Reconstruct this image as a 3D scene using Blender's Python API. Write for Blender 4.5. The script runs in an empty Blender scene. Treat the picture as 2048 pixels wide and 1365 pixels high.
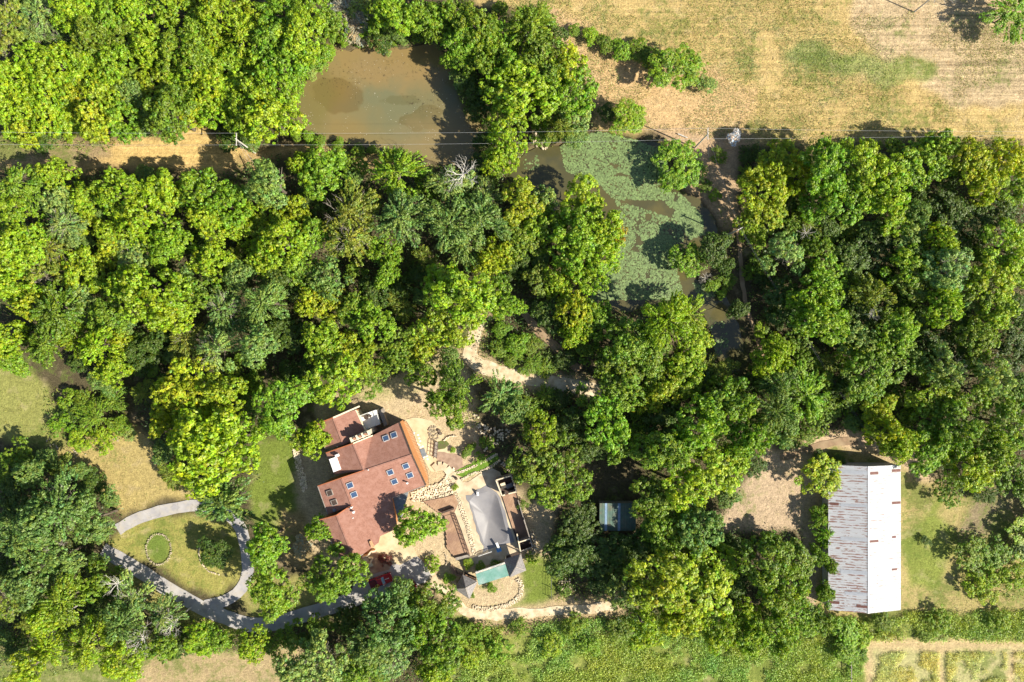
import bpy, bmesh, math, random
import numpy as np
from mathutils import Vector, Matrix, Euler
from mathutils.geometry import tessellate_polygon

S = bpy.context.scene
COL = S.collection
rnd = random.Random(11)
rng = np.random.default_rng(7)
R = math.radians

# ------------------------------------------------------------------ camera
CAM_H = 137.0
cam = bpy.data.cameras.new('camera'); camo = bpy.data.objects.new('camera', cam); COL.objects.link(camo)
camo.location = (0, 0, CAM_H); camo.rotation_euler = (0, 0, 0)
cam.sensor_width = 36; cam.lens = 36 * CAM_H / 204.8
cam.clip_start = 1; cam.clip_end = 6000
S.camera = camo

# ------------------------------------------------------------------ light
w = bpy.data.worlds.new('World'); S.world = w; w.use_nodes = True
nt = w.node_tree
sky = nt.nodes.new('ShaderNodeTexSky'); sky.sky_type = 'NISHITA'; sky.sun_disc = False
SUN_EL, SUN_AZ = 38.5, 114.0
sky.sun_elevation = R(SUN_EL); sky.sun_rotation = R(SUN_AZ)
bg = nt.nodes['Background']; bg.inputs[1].default_value = 0.075
nt.links.new(sky.outputs[0], bg.inputs[0])
sun = bpy.data.lights.new('sun', 'SUN'); sun.energy = 5.0; sun.angle = R(0.5); sun.color = (1, 0.935, 0.80)
suno = bpy.data.objects.new('sun', sun); COL.objects.link(suno)
d = Vector((math.sin(R(SUN_AZ)) * math.cos(R(SUN_EL)), math.cos(R(SUN_AZ)) * math.cos(R(SUN_EL)), math.sin(R(SUN_EL))))
suno.rotation_euler = d.to_track_quat('Z', 'Y').to_euler(); suno.location = d * 60 + Vector((0, 0, 60))
vs = S.view_settings; vs.view_transform = 'Standard'; vs.look = 'None'; vs.gamma = 1; vs.use_curve_mapping = False
vs.exposure = 0.95
S.cycles.max_bounces = 6; S.cycles.diffuse_bounces = 3; S.cycles.transmission_bounces = 4; S.cycles.transparent_max_bounces = 4
S.cycles.use_denoising = True

# ------------------------------------------------------------------ helpers
def P(px, py, h=0.0):
    k = (1 - h / CAM_H) / 10
    return Vector(((px - 1024) * k, (682.5 - py) * k, h))

def link(o, parent=None):
    COL.objects.link(o)
    if parent is not None: o.parent = parent
    return o

def tag(o, label=None, cat=None, group=None, kind=None):
    if label: o['label'] = label
    if cat: o['category'] = cat
    if group: o['group'] = group
    if kind: o['kind'] = kind
    return o

def empty(name, loc=(0, 0, 0), rz=0.0):
    o = bpy.data.objects.new(name, None); COL.objects.link(o)
    o.location = loc; o.rotation_euler = (0, 0, rz); o.empty_display_size = 0.3
    return o

def np_mesh(name, verts, faces4, mat=None, uvattr=None, smooth=False):
    """faces4: (n,k) int array, same k for all"""
    me = bpy.data.meshes.new(name)
    verts = np.asarray(verts, dtype=np.float32); f = np.asarray(faces4, dtype=np.int32)
    n, k = f.shape
    me.vertices.add(len(verts)); me.vertices.foreach_set('co', verts.ravel())
    me.loops.add(n * k); me.loops.foreach_set('vertex_index', f.ravel())
    me.polygons.add(n); me.polygons.foreach_set('loop_start', np.arange(0, n * k, k, dtype=np.int32))
    me.polygons.foreach_set('loop_total', np.full(n, k, dtype=np.int32))
    if smooth: me.polygons.foreach_set('use_smooth', np.ones(n, dtype=bool))
    me.update(calc_edges=True)
    if mat: me.materials.append(mat)
    return me

class MB:
    def __init__(s): s.bm = bmesh.new()
    def box(s, c, size, rz=0.0, rot=None):
        m = Matrix.Translation(c) @ ((rot if isinstance(rot, Matrix) else rot.to_matrix()).to_4x4() if rot is not None else Matrix.Rotation(rz, 4, 'Z')) @ Matrix.Diagonal((size[0], size[1], size[2], 1))
        bmesh.ops.create_cube(s.bm, size=1, matrix=m); return s
    def bar(s, a, b, wd, ht=None):
        a = Vector(a); b = Vector(b); dv = b - a; L = dv.length
        if L < 1e-5: return s
        q = dv.to_track_quat('X', 'Z')
        m = Matrix.Translation((a + b) / 2) @ q.to_matrix().to_4x4() @ Matrix.Diagonal((L, wd, ht or wd, 1))
        bmesh.ops.create_cube(s.bm, size=1, matrix=m); return s
    def tube(s, pts, r0, r1=None, seg=6):
        r1 = r0 if r1 is None else r1
        pts = [Vector(p) for p in pts]; rings = []
        for i, p in enumerate(pts):
            t = (pts[min(i + 1, len(pts) - 1)] - pts[max(i - 1, 0)]).normalized()
            q = t.to_track_quat('Z', 'X'); r = r0 + (r1 - r0) * i / max(1, len(pts) - 1)
            rings.append([s.bm.verts.new(p + q @ Vector((r * math.cos(2 * math.pi * k / seg), r * math.sin(2 * math.pi * k / seg), 0))) for k in range(seg)])
        for a, b in zip(rings, rings[1:]):
            for k in range(seg): s.bm.faces.new((a[k], a[(k + 1) % seg], b[(k + 1) % seg], b[k]))
        s.bm.faces.new(rings[-1]); s.bm.faces.new(rings[0][::-1]); return s
    def ring(s, outer, hole, down):
        """slab with an opening"""
        loops = [[Vector(p) for p in outer], [Vector(p) for p in hole]]; allp = loops[0] + loops[1]
        top = [s.bm.verts.new(p) for p in allp]; bot = [s.bm.verts.new(p - Vector((0, 0, down))) for p in allp]
        for a, b, c in tessellate_polygon(loops):
            if (allp[b] - allp[a]).cross(allp[c] - allp[a]).z < 0: a, c = c, a
            s.bm.faces.new((top[a], top[b], top[c]))
        st = 0
        for lp in loops:
            k = len(lp)
            for i in range(k): s.bm.faces.new((bot[st + i], bot[st + (i + 1) % k], top[st + (i + 1) % k], top[st + i]))
            st += k
        return s
    def prism(s, pts, down):
        """slab: polygon pts (top, any z), extruded down by 'down'"""
        pts = [Vector(p) for p in pts]
        area = sum(pts[i].x * pts[(i + 1) % len(pts)].y - pts[(i + 1) % len(pts)].x * pts[i].y for i in range(len(pts)))
        if area < 0: pts = pts[::-1]
        top = [s.bm.verts.new(p) for p in pts]; bot = [s.bm.verts.new(p - Vector((0, 0, down))) for p in pts]
        for t in tessellate_polygon([pts]):
            a, b, c = t
            n = (pts[b] - pts[a]).cross(pts[c] - pts[a])
            if n.z < 0: a, c = c, a
            s.bm.faces.new((top[a], top[b], top[c])); s.bm.faces.new((bot[c], bot[b], bot[a]))
        n = len(pts)
        for i in range(n):
            j = (i + 1) % n; s.bm.faces.new((bot[i], bot[j], top[j], top[i]))
        return s
    def build(s, name, mat, parent=None, smooth=False, loc=None):
        me = bpy.data.meshes.new(name); s.bm.normal_update(); s.bm.to_mesh(me); s.bm.free()
        if mat: me.materials.append(mat)
        if smooth:
            me.polygons.foreach_set('use_smooth', [True] * len(me.polygons))
        o = bpy.data.objects.new(name, me); link(o, parent)
        if loc is not None: o.location = loc
        return o

# ------------------------------------------------------------------ materials
def srgb(r, g, b):
    f = lambda c: (c / 255 / 12.92) if c / 255 <= 0.04045 else ((c / 255 + 0.055) / 1.055) ** 2.4
    return (f(r), f(g), f(b))

def material(name, c1, c2=None, scale=4.0, rough=0.85, bump=0.0, bscale=None, c3=None, scale3=0.5, metallic=0.0, spec=0.3, stretch=(1, 1, 1), detail=6, lo=0.35, hi=0.65, objcol=False):
    m = bpy.data.materials.new(name); m.use_nodes = True; n = m.node_tree.nodes; l = m.node_tree.links
    b = n['Principled BSDF']; b.inputs['Roughness'].default_value = rough; b.inputs['Metallic'].default_value = metallic
    b.inputs['Specular IOR Level'].default_value = spec
    tc = n.new('ShaderNodeTexCoord'); mp = n.new('ShaderNodeMapping'); mp.inputs['Scale'].default_value = stretch
    l.new(tc.outputs['Object'], mp.inputs[0])
    def noise(sc, lo, hi):
        t = n.new('ShaderNodeTexNoise'); t.inputs['Scale'].default_value = sc; t.inputs['Detail'].default_value = detail
        l.new(mp.outputs[0], t.inputs['Vector'])
        r = n.new('ShaderNodeMapRange'); r.inputs[1].default_value = lo; r.inputs[2].default_value = hi
        l.new(t.outputs[0], r.inputs[0]); return r.outputs[0], t.outputs[0]
    c2 = c2 or tuple(x * 0.75 for x in c1)
    f, raw = noise(scale, lo, hi)
    mx = n.new('ShaderNodeMix'); mx.data_type = 'RGBA'; mx.inputs[6].default_value = (*c1, 1); mx.inputs[7].default_value = (*c2, 1)
    l.new(f, mx.inputs[0]); out = mx.outputs[2]
    if c3:
        f3, _ = noise(scale3, 0.45, 0.7)
        m3 = n.new('ShaderNodeMix'); m3.data_type = 'RGBA'; l.new(out, m3.inputs[6]); m3.inputs[7].default_value = (*c3, 1)
        l.new(f3, m3.inputs[0]); out = m3.outputs[2]
    if objcol:
        oi = n.new('ShaderNodeObjectInfo'); mm = n.new('ShaderNodeMix'); mm.data_type = 'RGBA'; mm.blend_type = 'MULTIPLY'; mm.inputs[0].default_value = 1
        l.new(out, mm.inputs[6]); l.new(oi.outputs['Color'], mm.inputs[7]); out = mm.outputs[2]
    l.new(out, b.inputs['Base Color'])
    if bump:
        _, r2 = noise(bscale or scale * 3, 0, 1)
        bp = n.new('ShaderNodeBump'); bp.inputs['Strength'].default_value = 1.0; bp.inputs['Distance'].default_value = bump
        l.new(r2, bp.inputs['Height']); l.new(bp.outputs[0], b.inputs['Normal'])
    return m

def foliage_material(name, use_obj=True, base=(1, 1, 1), trans=0.38):
    m = bpy.data.materials.new(name); m.use_nodes = True; n = m.node_tree.nodes; l = m.node_tree.links
    n.remove(n['Principled BSDF']); out = n['Material Output']
    at = n.new('ShaderNodeAttribute'); at.attribute_name = 'tint'
    mu = n.new('ShaderNodeMix'); mu.data_type = 'RGBA'; mu.blend_type = 'MULTIPLY'; mu.inputs[0].default_value = 1
    if use_obj:
        oi = n.new('ShaderNodeObjectInfo'); l.new(oi.outputs['Color'], mu.inputs[6])
    else: mu.inputs[6].default_value = (*base, 1)
    l.new(at.outputs['Color'], mu.inputs[7])
    d1 = n.new('ShaderNodeBsdfDiffuse'); t1 = n.new('ShaderNodeBsdfTranslucent'); ms = n.new('ShaderNodeMixShader'); ms.inputs[0].default_value = trans
    hs = n.new('ShaderNodeHueSaturation'); hs.inputs['Hue'].default_value = 0.497; hs.inputs['Saturation'].default_value = 1.1; hs.inputs['Value'].default_value = 1.25
    l.new(mu.outputs[2], d1.inputs[0]); l.new(mu.outputs[2], hs.inputs['Color']); l.new(hs.outputs[0], t1.inputs[0])
    l.new(d1.outputs[0], ms.inputs[1]); l.new(t1.outputs[0], ms.inputs[2])
    g = n.new('ShaderNodeBsdfGlossy'); g.inputs['Roughness'].default_value = 0.55; g.inputs[0].default_value = (1, 1, 1, 1)
    m2 = n.new('ShaderNodeMixShader'); m2.inputs[0].default_value = 0.035
    l.new(ms.outputs[0], m2.inputs[1]); l.new(g.outputs[0], m2.inputs[2]); l.new(m2.outputs[0], out.inputs[0])
    return m

M = {}
M['leaf'] = foliage_material('leaf_green')
M['bark'] = material('bark', (0.16, 0.13, 0.10), (0.09, 0.07, 0.05), 3, bump=0.02)
M['deadwood'] = material('bleached_wood', (0.62, 0.58, 0.52), (0.42, 0.38, 0.33), 3)
M['shingle'] = None
M['cream'] = material('cream_trim', (0.72, 0.62, 0.45), (0.62, 0.52, 0.36), 2)
M['cedar'] = material('cedar_orange', (0.50, 0.24, 0.09), (0.36, 0.15, 0.06), 2, stretch=(1, 1, 6), bump=0.01)
M['cedartrim'] = material('cedar_trim', (0.45, 0.16, 0.07), (0.35, 0.11, 0.05), 2)
M['decklight'] = material('deck_boards_weathered', (0.42, 0.27, 0.17), (0.30, 0.18, 0.11), 1.2, c3=(0.24, 0.14, 0.10), scale3=0.35, bump=0.01)
M['deckorange'] = material('deck_boards_orange', (0.50, 0.31, 0.16), (0.42, 0.24, 0.12), 1.5, bump=0.01)
M['darkwood'] = material('dark_wood', (0.09, 0.06, 0.045), (0.05, 0.035, 0.03), 3)
M['greywood'] = material('grey_wood', (0.33, 0.29, 0.25), (0.22, 0.19, 0.16), 2.5)
M['white'] = material('white_paint', (0.80, 0.79, 0.76), (0.68, 0.67, 0.64), 1.3, spec=0.4)
M['glass'] = material('skylight_glass', (0.05, 0.09, 0.17), (0.04, 0.07, 0.14), 1, rough=0.08, spec=0.6)
M['glasspale'] = material('skylight_glass_bright', (0.45, 0.50, 0.55), (0.18, 0.25, 0.33), 0.9, rough=0.15, spec=0.6)
M['metalgrey'] = material('grey_metal', (0.35, 0.35, 0.36), None, 3, rough=0.5, metallic=0.3)
M['stone'] = material('limestone', (0.62, 0.54, 0.40), (0.40, 0.33, 0.24), 2.5, bump=0.05, objcol=True, detail=8)
M['metalpale'] = material('pale_metal_frame', (0.5, 0.5, 0.5), None, 3, rough=0.5)
M['clay'] = material('clay_pot', (0.42, 0.22, 0.13), (0.30, 0.15, 0.09), 5)
M['concrete'] = material('asphalt_pale', (0.42, 0.395, 0.38), (0.30, 0.285, 0.29), 0.45, c3=(0.40, 0.36, 0.31), scale3=0.8, bump=0.01, bscale=6, detail=10)
M['gravel'] = material('limestone_gravel', (0.58, 0.47, 0.30), (0.42, 0.31, 0.19), 1.2, c3=(0.66, 0.56, 0.40), scale3=0.7, bump=0.04, bscale=5, detail=10)
M['dirt'] = material('dirt_path', (0.30, 0.20, 0.12), (0.19, 0.13, 0.075), 1.0, c3=(0.38, 0.28, 0.17), scale3=0.5, bump=0.04, bscale=5, detail=10)
M['patio'] = material('pale_concrete', (0.55, 0.44, 0.27), (0.45, 0.35, 0.21), 1.1, c3=(0.60, 0.50, 0.33), scale3=0.4, bump=0.004, detail=8)
M['sandpave'] = material('pool_deck_concrete', (0.52, 0.41, 0.27), (0.42, 0.32, 0.21), 0.9, c3=(0.62, 0.53, 0.37), scale3=0.5, bump=0.01, detail=9)
M['slate'] = material('slate_blue', (0.20, 0.22, 0.24), (0.14, 0.16, 0.18), 1.5)
M['wire'] = material('aluminium_wire', (0.5, 0.5, 0.5), None, 1, rough=0.5)
M['darkwire'] = material('dark_cable', (0.10, 0.10, 0.11), None, 1, rough=0.6)

# shingle material: courses following each slope come from the object's own geometry
def shingle_mat(name, c1, c2, c3):
    m = material(name, c1, c2, 4.5, rough=0.9, bump=0.02, bscale=7, c3=c3, scale3=1.1, detail=10, lo=0.38, hi=0.62)
    return m
M['shingle'] = shingle_mat('brown_red_shingles', (0.300, 0.150, 0.108), (0.235, 0.112, 0.080), (0.325, 0.172, 0.130))
M['greyshingle'] = material('grey_shingles', (0.27, 0.25, 0.24), (0.17, 0.155, 0.15), 3, bump=0.02, detail=9)

_m = M['concrete']; n = _m.node_tree.nodes; l = _m.node_tree.links; _b = n['Principled BSDF']; _src = _b.inputs['Base Color'].links[0].from_socket
_tc = n.new('ShaderNodeTexCoord'); _nz = n.new('ShaderNodeTexNoise'); _nz.inputs['Scale'].default_value = 0.8; _nz.inputs['Detail'].default_value = 5; l.new(_tc.outputs['Object'], _nz.inputs['Vector'])
_ad = n.new('ShaderNodeVectorMath'); _ad.operation = 'MULTIPLY_ADD'; l.new(_nz.outputs['Color'], _ad.inputs[0]); _ad.inputs[1].default_value = (3.2, 3.2, 0); l.new(_tc.outputs['Object'], _ad.inputs[2])
_vo = n.new('ShaderNodeTexVoronoi'); _vo.feature = 'DISTANCE_TO_EDGE'; _vo.inputs['Scale'].default_value = 0.33; l.new(_ad.outputs[0], _vo.inputs['Vector'])
_mr = n.new('ShaderNodeMapRange'); _mr.inputs[1].default_value = 0.0; _mr.inputs[2].default_value = 0.022; _mr.inputs[3].default_value = 0.35; _mr.inputs[4].default_value = 0; l.new(_vo.outputs['Distance'], _mr.inputs[0])
_mx = n.new('ShaderNodeMix'); _mx.data_type = 'RGBA'; l.new(_mr.outputs[0], _mx.inputs[0]); l.new(_src, _mx.inputs[6]); _mx.inputs[7].default_value = (0.13, 0.115, 0.09, 1); l.new(_mx.outputs[2], _b.inputs['Base Color'])

# ------------------------------------------------------------------ numpy noise
def vnoise(x, y, seed, octaves=4, scale=10.0):
    out = np.zeros_like(x, dtype=np.float64); amp = 1.0; tot = 0
    r = np.random.default_rng(seed); g = r.random((256, 256))
    for o in range(octaves):
        u = x / scale * (2 ** o) + 37.1 * o + 91; v = y / scale * (2 ** o) + 17.7 * o + 53
        iu = np.floor(u).astype(int); iv = np.floor(v).astype(int); fu = u - iu; fv = v - iv
        fu = fu * fu * (3 - 2 * fu); fv = fv * fv * (3 - 2 * fv)
        a = g[iu % 256, iv % 256]; b = g[(iu + 1) % 256, iv % 256]; c = g[iu % 256, (iv + 1) % 256]; dd = g[(iu + 1) % 256, (iv + 1) % 256]
        out += amp * ((a * (1 - fu) + b * fu) * (1 - fv) + (c * (1 - fu) + dd * fu) * fv); tot += amp; amp *= 0.55
    return out / tot

def inside(poly, X, Y):
    poly = np.asarray(poly, float); n = len(poly); res = np.zeros(X.shape, bool); j = n - 1
    for i in range(n):
        xi, yi = poly[i]; xj, yj = poly[j]
        if yi != yj:
            c = ((yi > Y) != (yj > Y)) & (X < (xj - xi) * (Y - yi) / (yj - yi) + xi)
            res ^= c
        j = i
    return res

def near_line(pts, X, Y, wd):
    """mask of pixels within wd of the polyline; pts in px"""
    res = np.zeros(X.shape, bool)
    for (x0, y0), (x1, y1) in zip(pts, pts[1:]):
        dx, dy = x1 - x0, y1 - y0; L = dx * dx + dy * dy + 1e-9
        t = np.clip(((X - x0) * dx + (Y - y0) * dy) / L, 0, 1)
        res |= (X - x0 - t * dx) ** 2 + (Y - y0 - t * dy) ** 2 < wd * wd
    return res

# ------------------------------------------------------------------ layout in photograph pixels on the ground
POND1 = [(655,80),(668,95),(700,103),(725,90),(740,72),(757,62),(772,88),(800,100),(830,92),(848,86),(870,82),(888,108),(908,128),(930,160),(945,205),(960,235),(965,262),(958,300),(940,345),(905,330),(880,328),(840,312),(760,302),(700,287),(640,277),(598,264),(585,222),(582,178),(600,160),(640,135),(655,120)]
POND2 = [(1005,345),(1030,322),(1058,300),(1085,290),(1120,290),(1150,270),(1200,260),(1260,275),(1330,290),(1345,330),(1360,380),(1400,400),(1432,440),(1437,468),(1405,472),(1400,520),(1392,560),(1440,575),(1456,598),(1474,640),(1486,680),(1504,745),(1480,752),(1440,735),(1415,640),(1390,612),(1330,612),(1250,625),(1170,600),(1120,560),(1100,440),(1085,390),(1040,385)]
WOODS = {
 'nw': [(0,0),(665,0),(655,60),(640,140),(585,170),(590,250),(560,285),(500,290),(440,270),(395,245),(340,270),(250,275),(150,270),(0,285)],
 'n': [(760,0),(950,0),(960,60),(1060,20),(1110,60),(1180,180),(1185,240),(1150,280),(1060,260),(1030,320),(960,335),(960,240),(930,170),(900,120),(780,90),(740,60)],
 'main': [(0,345),(500,345),(540,315),(690,300),(730,340),(860,340),(1000,340),(1020,380),(1130,360),(1200,370),(1250,470),(1170,590),(1300,605),(1410,600),(1440,720),(1500,745),(1540,690),(1640,740),(1640,850),(1540,900),(1480,980),(1430,1060),(1600,1060),(1620,1240),(1440,1290),(1230,1240),(1200,1190),(1110,1160),(1110,1060),(1180,990),(1050,1010),(1030,930),(980,900),(1040,860),(1000,770),(900,730),(730,770),(720,800),(640,800),(650,910),(600,880),(510,850),(520,960),(380,980),(320,920),(290,850),(270,800),(100,690),(0,660)],
 'east': [(1480,290),(2048,280),(2048,960),(1900,990),(1820,930),(1720,880),(1640,860),(1540,690),(1490,450)],
 'sw': [(0,900),(130,920),(240,1000),(250,1060),(200,1130),(330,1200),(560,1270),(700,1200),(800,1170),(900,1200),(920,1300),(900,1365),(600,1365),(600,1290),(270,1300),(0,1330)],
}
def zd(x, y, ox=820, oy=920, s=4.55): return (ox + x / s, oy + y / s)
COVER = [zd(*q) for q in [(508,322),(560,322),(610,268),(640,262),(700,228),(740,262),(792,300),(822,345),(845,420),(868,470),(885,560),(905,620),(935,690),(950,750),(880,762),(830,775),(760,800),(700,822),(665,842),(672,790),(640,740),(632,690),(606,650),(600,600),(578,545),(570,490),(548,440),(540,395),(512,360)]]
POOLIN = [zd(*q) for q in [(542,372),(580,330),(640,308),(725,285),(775,305),(800,350),(830,450),(850,540),(870,620),(890,690),(880,735),(840,755),(760,785),(710,790),(672,760),(650,690),(615,600),(590,510),(570,440),(548,400)]]
TRACK_LIME = [(958,640),(948,680),(932,712),(960,733),(1010,748),(1080,760),(1170,776),(1230,800)]
TRACK_BROWN = [(1040,610),(1055,640),(1085,670),(1115,700),(1160,740)]
TRACK_SOUTH = [(835,1128),(862,1152),(895,1188),(925,1222),(970,1233),(1030,1228),(1100,1224),(1170,1218),(1235,1212)]
TRACK_EAST = [(1472,440),(1480,500),(1484,560),(1492,610),(1508,660),(1522,700),(1545,760)]
TRACK_BARN = [(1545,905),(1575,925),(1610,900),(1650,885),(1720,880),(1760,890),(1820,910),(1850,950)]
DRIVE = [(205,1100),(260,1130),(330,1175),(400,1215),(450,1235),(500,1252),(545,1250),(610,1230),(690,1205),(760,1180),(830,1140)]
DRIVE2 = [(235,1060),(270,1038),(330,1020),(390,1010),(440,1018),(478,1045),(492,1090),(497,1150),(485,1180),(450,1205),(410,1212)]

# ------------------------------------------------------------------ ground grid
STEP = 0.42
gx = np.arange(-118, 118.01, STEP); gy = np.arange(-84, 84.01, STEP)
GX, GY = np.meshgrid(gx, gy, indexing='xy')
WXn = (vnoise(GX, GY, 1, 4, 5) - 0.5) * 4.0; WYn = (vnoise(GX, GY, 2, 4, 5) - 0.5) * 4.0
PX = (GX + WXn) * 10 + 1024; PY = 682.5 - (GY + WYn) * 10           # warped pixel coords for natural borders
PX0 = GX * 10 + 1024; PY0 = 682.5 - GY * 10
colr = np.zeros(GX.shape + (3,)); gr = np.zeros(GX.shape); stripe = np.zeros(GX.shape); zone = np.zeros(GX.shape, int)
ZN = ['ground', 'hay_field', 'lawn', 'meadow', 'dirt_ground', 'mown_path']
def paint(mask, c, green=0.0, st=0.0, z=None):
    colr[mask] = c; gr[mask] = green; stripe[mask] = st
    if z is not None: zone[mask] = z
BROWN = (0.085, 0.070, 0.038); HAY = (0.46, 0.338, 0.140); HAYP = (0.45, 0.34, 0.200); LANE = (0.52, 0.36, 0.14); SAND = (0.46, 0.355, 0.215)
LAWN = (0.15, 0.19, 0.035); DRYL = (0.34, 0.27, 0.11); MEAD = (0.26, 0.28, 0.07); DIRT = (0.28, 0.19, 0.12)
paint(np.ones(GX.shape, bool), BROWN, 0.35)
wood = np.zeros(GX.shape, bool)
for p in WOODS.values(): wood |= inside(p, PX, PY)
paint(inside([(940,-400),(3000,-400),(3000,290),(1480,290),(1300,262),(1190,262),(1175,230),(1185,170),(1120,60),(1060,15),(950,10)], PX, PY), HAY, 0.55, 0.6, 1)
m = inside([(1750,-400),(3000,-400),(3000,200),(1900,210),(1780,120),(1700,60)], PX, PY); paint(m, HAYP, 0.36, 1.0, 1)
m = inside([(1560,90),(1640,80),(1700,110),(1800,110),(1870,130),(1850,160),(1760,170),(1690,150),(1640,130),(1570,120)], PX, PY); paint(m, (0.28, 0.29, 0.10), 0.75, 0.5, 1)
m = inside([(1100,20),(1190,170),(1180,250),(1500,260),(1520,190),(1380,120),(1200,60)], PX, PY); paint(m, (0.50, 0.34, 0.17), 0.15, 0.2, 1)
m = inside([(-200,275),(395,240),(480,290),(640,285),(860,335),(860,350),(500,352),(-200,352)], PX, PY); paint(m, (0.36, 0.25, 0.11), 0.25, 0.0, 1)
m = inside([(190,300),(330,262),(395,242),(440,262),(500,300),(450,340),(200,330)], PX, PY); paint(m, LANE, 0.02, 0.5, 1)
m = inside([(-200,280),(190,262),(220,320),(0,330),(-200,340)], PX, PY); paint(m, (0.30, 0.22, 0.12), 0.75, 0, 1)
m = inside([(1300,255),(1520,262),(1490,330),(1488,450),(1440,460),(1400,400),(1370,350),(1330,290)], PX, PY); paint(m, (0.42, 0.29, 0.17), 0.15, 0, 1)
m = inside([(-200,700),(60,735),(110,800),(130,900),(90,900),(0,880),(-200,860)], PX, PY); paint(m, (0.24, 0.24, 0.07), 0.4, 0.1, 2)
m = inside([(90,900),(200,870),(270,840),(330,920),(390,985),(250,1030),(160,955)], PX, PY); paint(m, (0.36, 0.28, 0.11), 0.3, 0.1, 2)
m = inside([(510,880),(600,880),(615,1020),(640,1100),(560,1120),(490,1000)], PX, PY); paint(m, LAWN, 0.5, 0.1, 2)
m = inside([(560,1010),(640,1020),(640,1130),(560,1130)], PX, PY); paint(m, (0.28, 0.21, 0.10), 0.4, 0, 2)
m = inside([(200,1085),(260,1050),(390,1025),(480,1050),(500,1150),(440,1200),(330,1140)], PX, PY); paint(m, (0.29, 0.265, 0.075), 0.62, 0.0, 2)
m = (PX - 318) ** 2 / 24 ** 2 + (PY - 1099) ** 2 / 30 ** 2 < 1; paint(m, (0.15, 0.21, 0.04), 0.7, 0, 2)
m = near_line([(205,1130),(330,1205),(450,1258)], PX, PY, 22); paint(m, (0.28, 0.25, 0.08), 0.4, 0, 2)
m = inside([(470,1170),(600,1150),(660,1190),(560,1245),(500,1240)], PX, PY); paint(m, (0.26, 0.24, 0.08), 0.5, 0, 2)
m = inside([(600,760),(700,760),(800,780),(930,740),(960,830),(960,980),(1010,990),(1070,960),(1110,1010),(1110,1160),(1060,1220),(930,1230),(860,1160),(800,1150),(640,1150),(590,960),(600,900),(660,890)], PX, PY); paint(m, SAND, 0.30, 0, 4)
m = inside([(1040,1130),(1105,1120),(1112,1200),(1040,1212),(1000,1222),(1045,1185)], PX, PY); paint(m, LAWN, 0.4, 0, 2)
m = inside([(1150,900),(1300,890),(1300,1010),(1180,995)], PX, PY); paint(m, DIRT, 0.1, 0, 4)
m = inside([(1430,1080),(1450,1000),(1540,890),(1620,900),(1660,930),(1640,1230),(1600,1230),(1600,1060)], PX, PY); paint(m, (0.43, 0.32, 0.21), 0.35, 0, 4)
m = inside([(1600,900),(1700,870),(1800,890),(1850,950),(1900,990),(2300,970),(2300,1230),(1640,1230),(1640,930)], PX, PY); paint(m, (0.36, 0.29, 0.12), 0.7, 0, 4)
m = inside([(1800,1080),(1880,1000),(1900,1060),(1960,1090),(1900,1110),(1880,1190),(1820,1170)], PX, PY); paint(m, (0.20, 0.23, 0.05), 0.6, 0, 2)
m = inside([(1900,1080),(1960,970),(2200,970),(2200,1090)], PX, PY); paint(m, (0.24, 0.19, 0.11), 0.6, 0, 4)  # shadow of trees at the eastern edge painted as darker ground
paint(inside([(900,1240),(1230,1225),(1700,1235),(2300,1215),(2300,1700),(880,1700)], PX, PY), MEAD, 0.9, 0, 3)
m = inside([(930,1230),(1240,1225),(1230,1260),(950,1275)], PX, PY); paint(m, (0.26, 0.18, 0.10), 0.4, 0, 4)
paint(inside([(-200,1300),(270,1295),(600,1285),(640,1320),(700,1700),(-200,1700)], PX, PY), (0.24, 0.24, 0.09), 0.8, 0, 3); paint(inside([(280,1305),(450,1300),(590,1290),(640,1330),(640,1600),(260,1600)], PX, PY), (0.37, 0.28, 0.15), 0.62, 0, 3)
paint(inside([(1740,1300),(2300,1300),(2300,1700),(1740,1700)], PX, PY), (0.38, 0.35, 0.16), 0.6, 0, 3)
for pl, wd in (([(1700,1292),(1780,1288),(2300,1294)], 14), ([(1735,1285),(1732,1500)], 10), ([(1886,1300),(1884,1500)], 7), ([(2020,1300),(2024,1500)], 7)):
    paint(near_line(pl, PX, PY, wd), (0.45, 0.34, 0.18), 0.1, 0.4, 5)
paint(near_line([(1105,30),(1135,90),(1175,150),(1190,220)], PX, PY, 14), (0.50, 0.34, 0.19), 0.02, 0, 1)
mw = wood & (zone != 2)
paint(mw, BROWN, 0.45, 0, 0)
m = near_line([(905,722),(800,770),(730,775)], PX, PY, 26); paint(m, (0.42, 0.34, 0.18), 0.5, 0, 4)
for pl, wd in ((TRACK_LIME, 14), (TRACK_SOUTH, 15), (TRACK_BARN, 16)):
    paint(near_line(pl, PX, PY, wd + 6), (0.40, 0.30, 0.17), 0.35, 0, 4)
paint(near_line(TRACK_BARN, PX, PY, 13), (0.50, 0.36, 0.23), 0.1, 0, 4)
# blur colour slightly
def blur(a, n=1):
    for _ in range(n):
        a = (a + np.roll(a, 1, 0) + np.roll(a, -1, 0) + np.roll(a, 1, 1) + np.roll(a, -1, 1)) / 5
    return a
zraw = zone.copy()
colr = np.stack([blur(colr[..., i], 3) for i in range(3)], -1); gr = blur(gr, 3); stripe = blur(stripe, 3)
gz = -0.05 - 0.10 * vnoise(GX, GY, 5, 3, 6)
p1 = inside(POND1, PX0, PY0); p2 = inside(POND2, PX0, PY0)
pond = blur((p1 | p2).astype(float), 4)
gz = gz - 0.9 * np.clip(pond * 1.5 - 0.25, 0, 1)
colr = colr * (1 - pond[..., None]) + np.array([0.16, 0.12, 0.06]) * pond[..., None]
flat = inside([(590,780),(760,780),(1080,900),(1120,1120),(1040,1230),(850,1180),(640,1150)], PX0, PY0) | inside([(1630,915),(1810,915),(1810,1235),(1630,1235)], PX0, PY0)
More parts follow.
